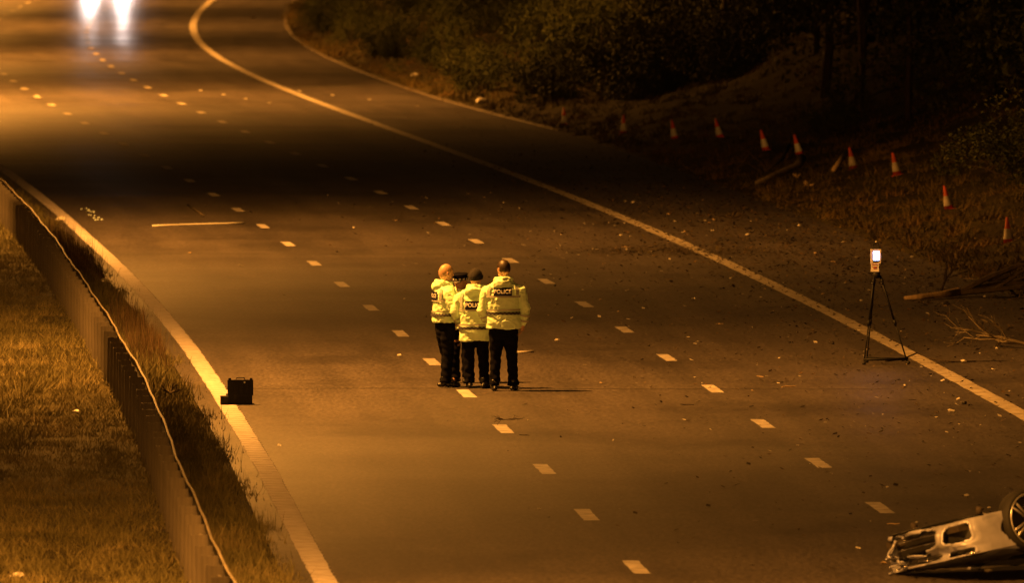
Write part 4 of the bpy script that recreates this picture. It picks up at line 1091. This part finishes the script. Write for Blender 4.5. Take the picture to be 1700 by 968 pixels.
    # wheels
    for wx, ang in ((1.14, .10), (-1.32, 0)):
        for sg in (-1, 1):
            if wx > 0 and sg > 0: continue        # this wheel has been torn off
            wh = MB(); n = 40; prof_ = [(.285, -.09), (.31, -.105), (.335, -.08), (.34, 0), (.335, .08), (.31, .105), (.285, .09)]
            Rw = Matrix.Rotation(ang * sg, 3, 'Z'); ctr = Vector((wx, sg * .80, .33))
            for k_ in range(n):
                a = 2 * PI * k_ / n
                for rr_, yy in prof_: wh.v.append(tuple(ctr + Rw @ Vector((rr_ * math.cos(a), yy, rr_ * math.sin(a)))))
            m2 = len(prof_); wh.f = [(k_ * m2 + q, ((k_ + 1) % n) * m2 + q, ((k_ + 1) % n) * m2 + q + 1, k_ * m2 + q + 1) for k_ in range(n) for q in range(m2 - 1)]; wh.m = [0] * len(wh.f)
            tyre = wh.build('wheel', M['rubber'], t, True)
            rm = MB(); pr = [(.292, .100), (.288, .112), (.278, .108), (.268, .085), (.262, -.05)]
            for k_ in range(n):
                a = 2 * PI * k_ / n
                for rr_, yy in pr: rm.v.append(tuple(ctr + Rw @ Vector((rr_ * math.cos(a), sg * yy, rr_ * math.sin(a)))))
            m2 = len(pr); rm.f = [(k_ * m2 + q, ((k_ + 1) % n) * m2 + q, ((k_ + 1) % n) * m2 + q + 1, k_ * m2 + q + 1) for k_ in range(n) for q in range(m2 - 1)]; rm.m = [0] * len(rm.f)
            rm.build('rim', M['alloy'], tyre, True)
            dk = MB(); dk.tube([ctr + Rw @ Vector((0, -sg * .02, 0)), ctr + Rw @ Vector((0, sg * .02, 0))], .262, 28); dk.build('brake_disc', M['carblack'], tyre)
            for k_ in range(5):
                for da in (-.13, .13):
                    a = 2 * PI * k_ / 5 + .45
                    p0 = ctr + Rw @ Vector((.04 * math.cos(a + da * 2), sg * .075, .04 * math.sin(a + da * 2))); p1 = ctr + Rw @ Vector((.274 * math.cos(a + da), sg * .085, .274 * math.sin(a + da)))
                    q = MB(); q.tube([p0, p0.lerp(p1, .5), p1], [.017, .013, .016], 6); q.build('spoke', M['alloy'], tyre, True)
            q = MB(); q.tube([ctr + Rw @ Vector((0, sg * .05, 0)), ctr + Rw @ Vector((0, sg * .085, 0))], .045, 14); q.build('hub_cap', M['alloy'], tyre, True)
    rr = random.Random(8)
    for k_ in range(9):      # broken bits hanging from the crushed nose
        c = Vector((1.75 + rr.uniform(0, .3), rr.uniform(-.1, .75), rr.uniform(.42, .66))); b = MB()
        b.box(c, (rr.uniform(.08, .22), rr.uniform(.08, .3), .012), Euler((rr.uniform(-1, 1), rr.uniform(-1, 1), rr.uniform(0, 3))).to_matrix())
        b.build('torn_panel', M['carpaint'] if k_ % 3 == 0 else M['carblack'], t)
    for k_ in range(5):
        a = Vector((1.9 + rr.uniform(0, .2), rr.uniform(-.2, .8), rr.uniform(.3, .6))); b = MB()
        b.tube([a, a + Vector((rr.uniform(-.1, .2), rr.uniform(-.2, .2), rr.uniform(0, .1))), a + Vector((rr.uniform(0, .2), rr.uniform(-.3, .4), rr.uniform(.05, .25)))], .010, 6); b.build('bent_trim', M['chrome'], t, True)
    return t
ct = car()
for ch in ct.children_recursive:      # roof and wings crushed flat; the wheels keep their shape
    if ch.name.split('.')[0] in ('wheel', 'rim', 'spoke', 'brake_disc', 'hub_cap'): continue
    for v in ch.data.vertices:
        if v.co.z > .42: v.co.z = .42 + (v.co.z - .42) * .52
yaw = R_(-149); pitch = R_(8); roll = R_(11)
MR = Matrix.Rotation(yaw, 4, 'Z') @ Matrix.Rotation(roll, 4, 'X') @ Matrix.Rotation(pitch, 4, 'Y') @ Matrix.Rotation(PI, 4, 'X')
bpy.context.view_layer.update()
zmin = 9
for ch in ct.children:
    for v in ch.data.vertices: zmin = min(zmin, (MR @ v.co).z)
wc = MR @ Vector((1.14, -.80, .33)); wc2 = MR @ Vector((1.14, .80, .33))
near = wc if wc.y < wc2.y else wc2
tgt = gp(1703, 862, near.z - zmin)
ct.matrix_world = Matrix.Translation(Vector((tgt.x - near.x, tgt.y - near.y, -zmin - .02))) @ MR
print('car wheel height', near.z - zmin, 'Y', tgt.y)
for i, (px, py, s_) in enumerate(((1468, 938, .07), (1500, 936, .06), (1425, 914, .06), (1595, 944, .08), (1640, 952, .05))):
    place_frag(px, py, (6, 0, 0, 0, 2)[i], s_, ('torn bumper scrap at the left front corner of the wrecked car', 'pale trim piece under the front of the wrecked car', 'flat scrap lying left of the wrecked car', 'flat pale piece under the side of the wrecked car', 'pale crumb in front of the wrecked car')[i], 'scrap', None, i)

# ------------------------------------------------------------------ bushes and trees on the bank
def leaf_cloud(seed, n, rad, m_, sz=.045, clumps=14):
    r = np.random.default_rng(seed)
    cc = r.normal(0, .5, (clumps, 3)) * np.array(rad); cc[:, 2] = np.abs(cc[:, 2]) + rad[2] * .15
    cr = r.uniform(.22, .5, clumps) * min(rad)
    k_ = r.integers(0, clumps, n); d = r.normal(0, 1, (n, 3)); d /= np.linalg.norm(d, axis=1)[:, None]
    P_ = cc[k_] + d * (cr[k_] * r.uniform(.55, 1.1, n))[:, None]; P_[:, 2] = np.maximum(P_[:, 2], .02)
    u = r.normal(0, 1, (n, 3)); u /= np.linalg.norm(u, axis=1)[:, None]; v = np.cross(u, r.normal(0, 1, (n, 3))); v /= np.linalg.norm(v, axis=1)[:, None]
    s_ = sz * r.uniform(.5, 1.3, n)[:, None]
    V = np.stack([P_ - u * s_, P_ + v * s_ * .5, P_ + u * s_, P_ - v * s_ * .5], 1).reshape(-1, 3)
    return soup('foliage', V, np.arange(4 * n).reshape(n, 4), m_), cc
def bush_proto(seed, rad, n):
    me, cc = leaf_cloud(seed, n, rad, M['leaf'])
    b = MB()
    for c in cc: b.tube([(c[0] * .1, c[1] * .1, -.1), (c[0] * .5, c[1] * .5, c[2] * .6), tuple(c)], [.03, .02, .008], 5, cap=False)
    return me, b.mesh('stems', M['bark'])
cone_xy = [tp(q[0], q[1]) for q in cones]
bushes = [bush_proto(30 + i, (1.1 + .25 * i, 1.1 + .2 * i, 1.0 + .3 * i), 5200) for i in range(4)]
def tree_proto(seed, H, m_, depth=5, leaves=0):
    r = random.Random(seed); b = MB(); 
    pts = [Vector((0, 0, -.2))]; 
    for i in range(1, 9): pts.append(Vector((pts[-1].x + r.uniform(-.12, .12), pts[-1].y + r.uniform(-.12, .12), H * i / 8)))
    b.tube(pts, [.11 * H / 8 * (1 - .1 * i) for i in range(9)], 8); tr = b.mesh('trunk', m_, True)
    c = MB()
    for k_ in range(15):
        i = r.randint(3, 8); p = pts[i]; a = r.uniform(0, 6.28); d = Vector((math.cos(a), math.sin(a), r.uniform(.4, 1.4))).normalized()
        twigs(c, p, d, H * r.uniform(.13, .22), .035 * H / 8 * (1.2 - .1 * i), 4, r)
    cr = c.mesh('crown', M['bark'])
    iv, _ = leaf_cloud(seed + 100, 1500, (H * .22, H * .22, H * .55), M['leaf'], .09, 18)
    return tr, cr, iv
protos = [tree_proto(50 + i, 7 + i * .8, M['bark'] if i % 2 else M['bark']) for i in range(4)]
def put_tree(x, y_, i, s_, label, ivy=True, pale=False):
    t = empty('tree', (x, y_, tz(x, y_)), rng.uniform(0, 6.28)); t.scale = (s_, s_, s_); tag(t, 'ivy-clad dark tree standing on the embankment' if ivy else label, 'tree', 'ivy-clad trees on the embankment' if ivy else 'bare trees on the embankment')
    tr, cr, iv = protos[i]; o = link('trunk', tr, t); link('crown', cr, t)
    if ivy: link('ivy', iv, t)
    return t
r = random.Random(4)
for i in range(64):
    y_ = r.uniform(185, 470); x = float(EX(y_)) + r.uniform(5.2, 22)
    if x > 900 / FPX * y_ + 3: x = float(EX(y_)) + r.uniform(4.8, 9)
    put_tree(x, y_, r.randrange(4), r.uniform(.75, 1.2), 'bare dark leafless tree standing on the embankment', r.random() < .65)
# two pale slender trunks
M['slender'] = mat('slender_pale_bark', (0.12, 0.10, 0.07), 0.85, noise_amt=.5, noise_scale=9, stretch=(1, 1, .3))
for (px, py, H, lb, r_) in ((1429, 206, 3.4, 'pale slender bare tree standing on the dark bank at right', .045), (1003, 150, 1.8, 'thin pale sapling standing above the left end of the cones', .035)):
    p = tp(px, py); t = empty('tree', p); tag(t, lb, 'tree')
    b = MB(); b.tube([(0, 0, -.1), (-.02, 0, H * .3), (-.04, 0, H * .6), (-.09, 0, H)], [r_, r_ * .9, r_ * .8, r_ * .5], 8); b.build('trunk', M['slender'], t, True)
    b = MB(); rr = random.Random(int(px))
    for k_ in range(8): twigs(b, Vector((-.05 * k_ / 8, 0, H * (.5 + .06 * k_))), Vector((rr.uniform(-1, 1), rr.uniform(-1, 1), 1)).normalized(), H * .22, .012, 3, rr)
    b.build('crown', M['bark'], t)
for i in range(190):
    if i < 42: y_ = 292 + i * 4.2 + r.uniform(-1, 1); x = float(EX(y_)) + r.uniform(1.3, 2.6)      # hedge near the far kerb
    else: y_ = r.uniform(180, 470) if i < 110 else r.uniform(290, 400); x = float(EX(y_)) + r.uniform(3.6, 14)
    if y_ < 175 or min(abs(x - q.x) + abs(y_ - q.y) * .25 for q in cone_xy) < 2.6: continue
    me, st = bushes[r.randrange(4)]
    t = empty('bush', (x, y_, tz(x, y_) - .05), r.uniform(0, 6.28)); k_ = r.uniform(.45, .9) if i < 42 else r.uniform(.6, 1.2); t.scale = (k_, k_, k_ * r.uniform(.7, 1.1))
    tag(t, 'low dark bush in the hedge along the far road edge' if i < 42 else 'dense dark bush growing among the trees on the embankment', 'bush', 'bushes along the far road edge' if i < 42 else 'bushes on the embankment')
    link('foliage', me, t); link('stems', st, t)
r = random.Random(61)
for i in range(26):
    p = tp(r.uniform(900, 1250), r.uniform(45, 165)); me, st = bushes[r.randrange(4)]
    if min(abs(p.x - q.x) + abs(p.y - q.y) * .25 for q in cone_xy) < 2.2: continue
    t = empty('bush', (p.x, p.y, p.z - .05), r.uniform(0, 6.28)); k_ = r.uniform(.7, 1.2); t.scale = (k_, k_, k_ * r.uniform(.8, 1.2))
    tag(t, 'dense dark bush growing among the trees on the embankment', 'bush', 'bushes on the embankment'); link('foliage', me, t); link('stems', st, t)
# logs caught in the dark bank
M['yellow'] = mat('yellowed_log', (0.30, 0.20, 0.05), 0.8, noise_amt=.5, noise_scale=6)
def log(pxa, pxb, rad, m_, lb):
    a = tp(*pxa); d = ray(*pxb); c = Vector((0, 0, CAM_H)) + d * (a.y / d.y)
    a = a + Vector((0, -.3, .1)); c = c + Vector((0, -.1, .1)); b = MB(); v = c - a
    b.tube([Vector((0, 0, 0)), v * .3 + Vector((0, 0, .02)), v * .7, v], [rad, rad * .95, rad * .8, rad * .7], 10); tag(b.build('log', m_, None, True, a), lb, 'log')
log((1640, 150), (1678, 156), .09, M['yellow'], 'short yellowish log lying high on the bank at the right')
log((1367, 94), (1397, 99), .06, M['slender'], 'short grey log caught among the trees high on the bank')
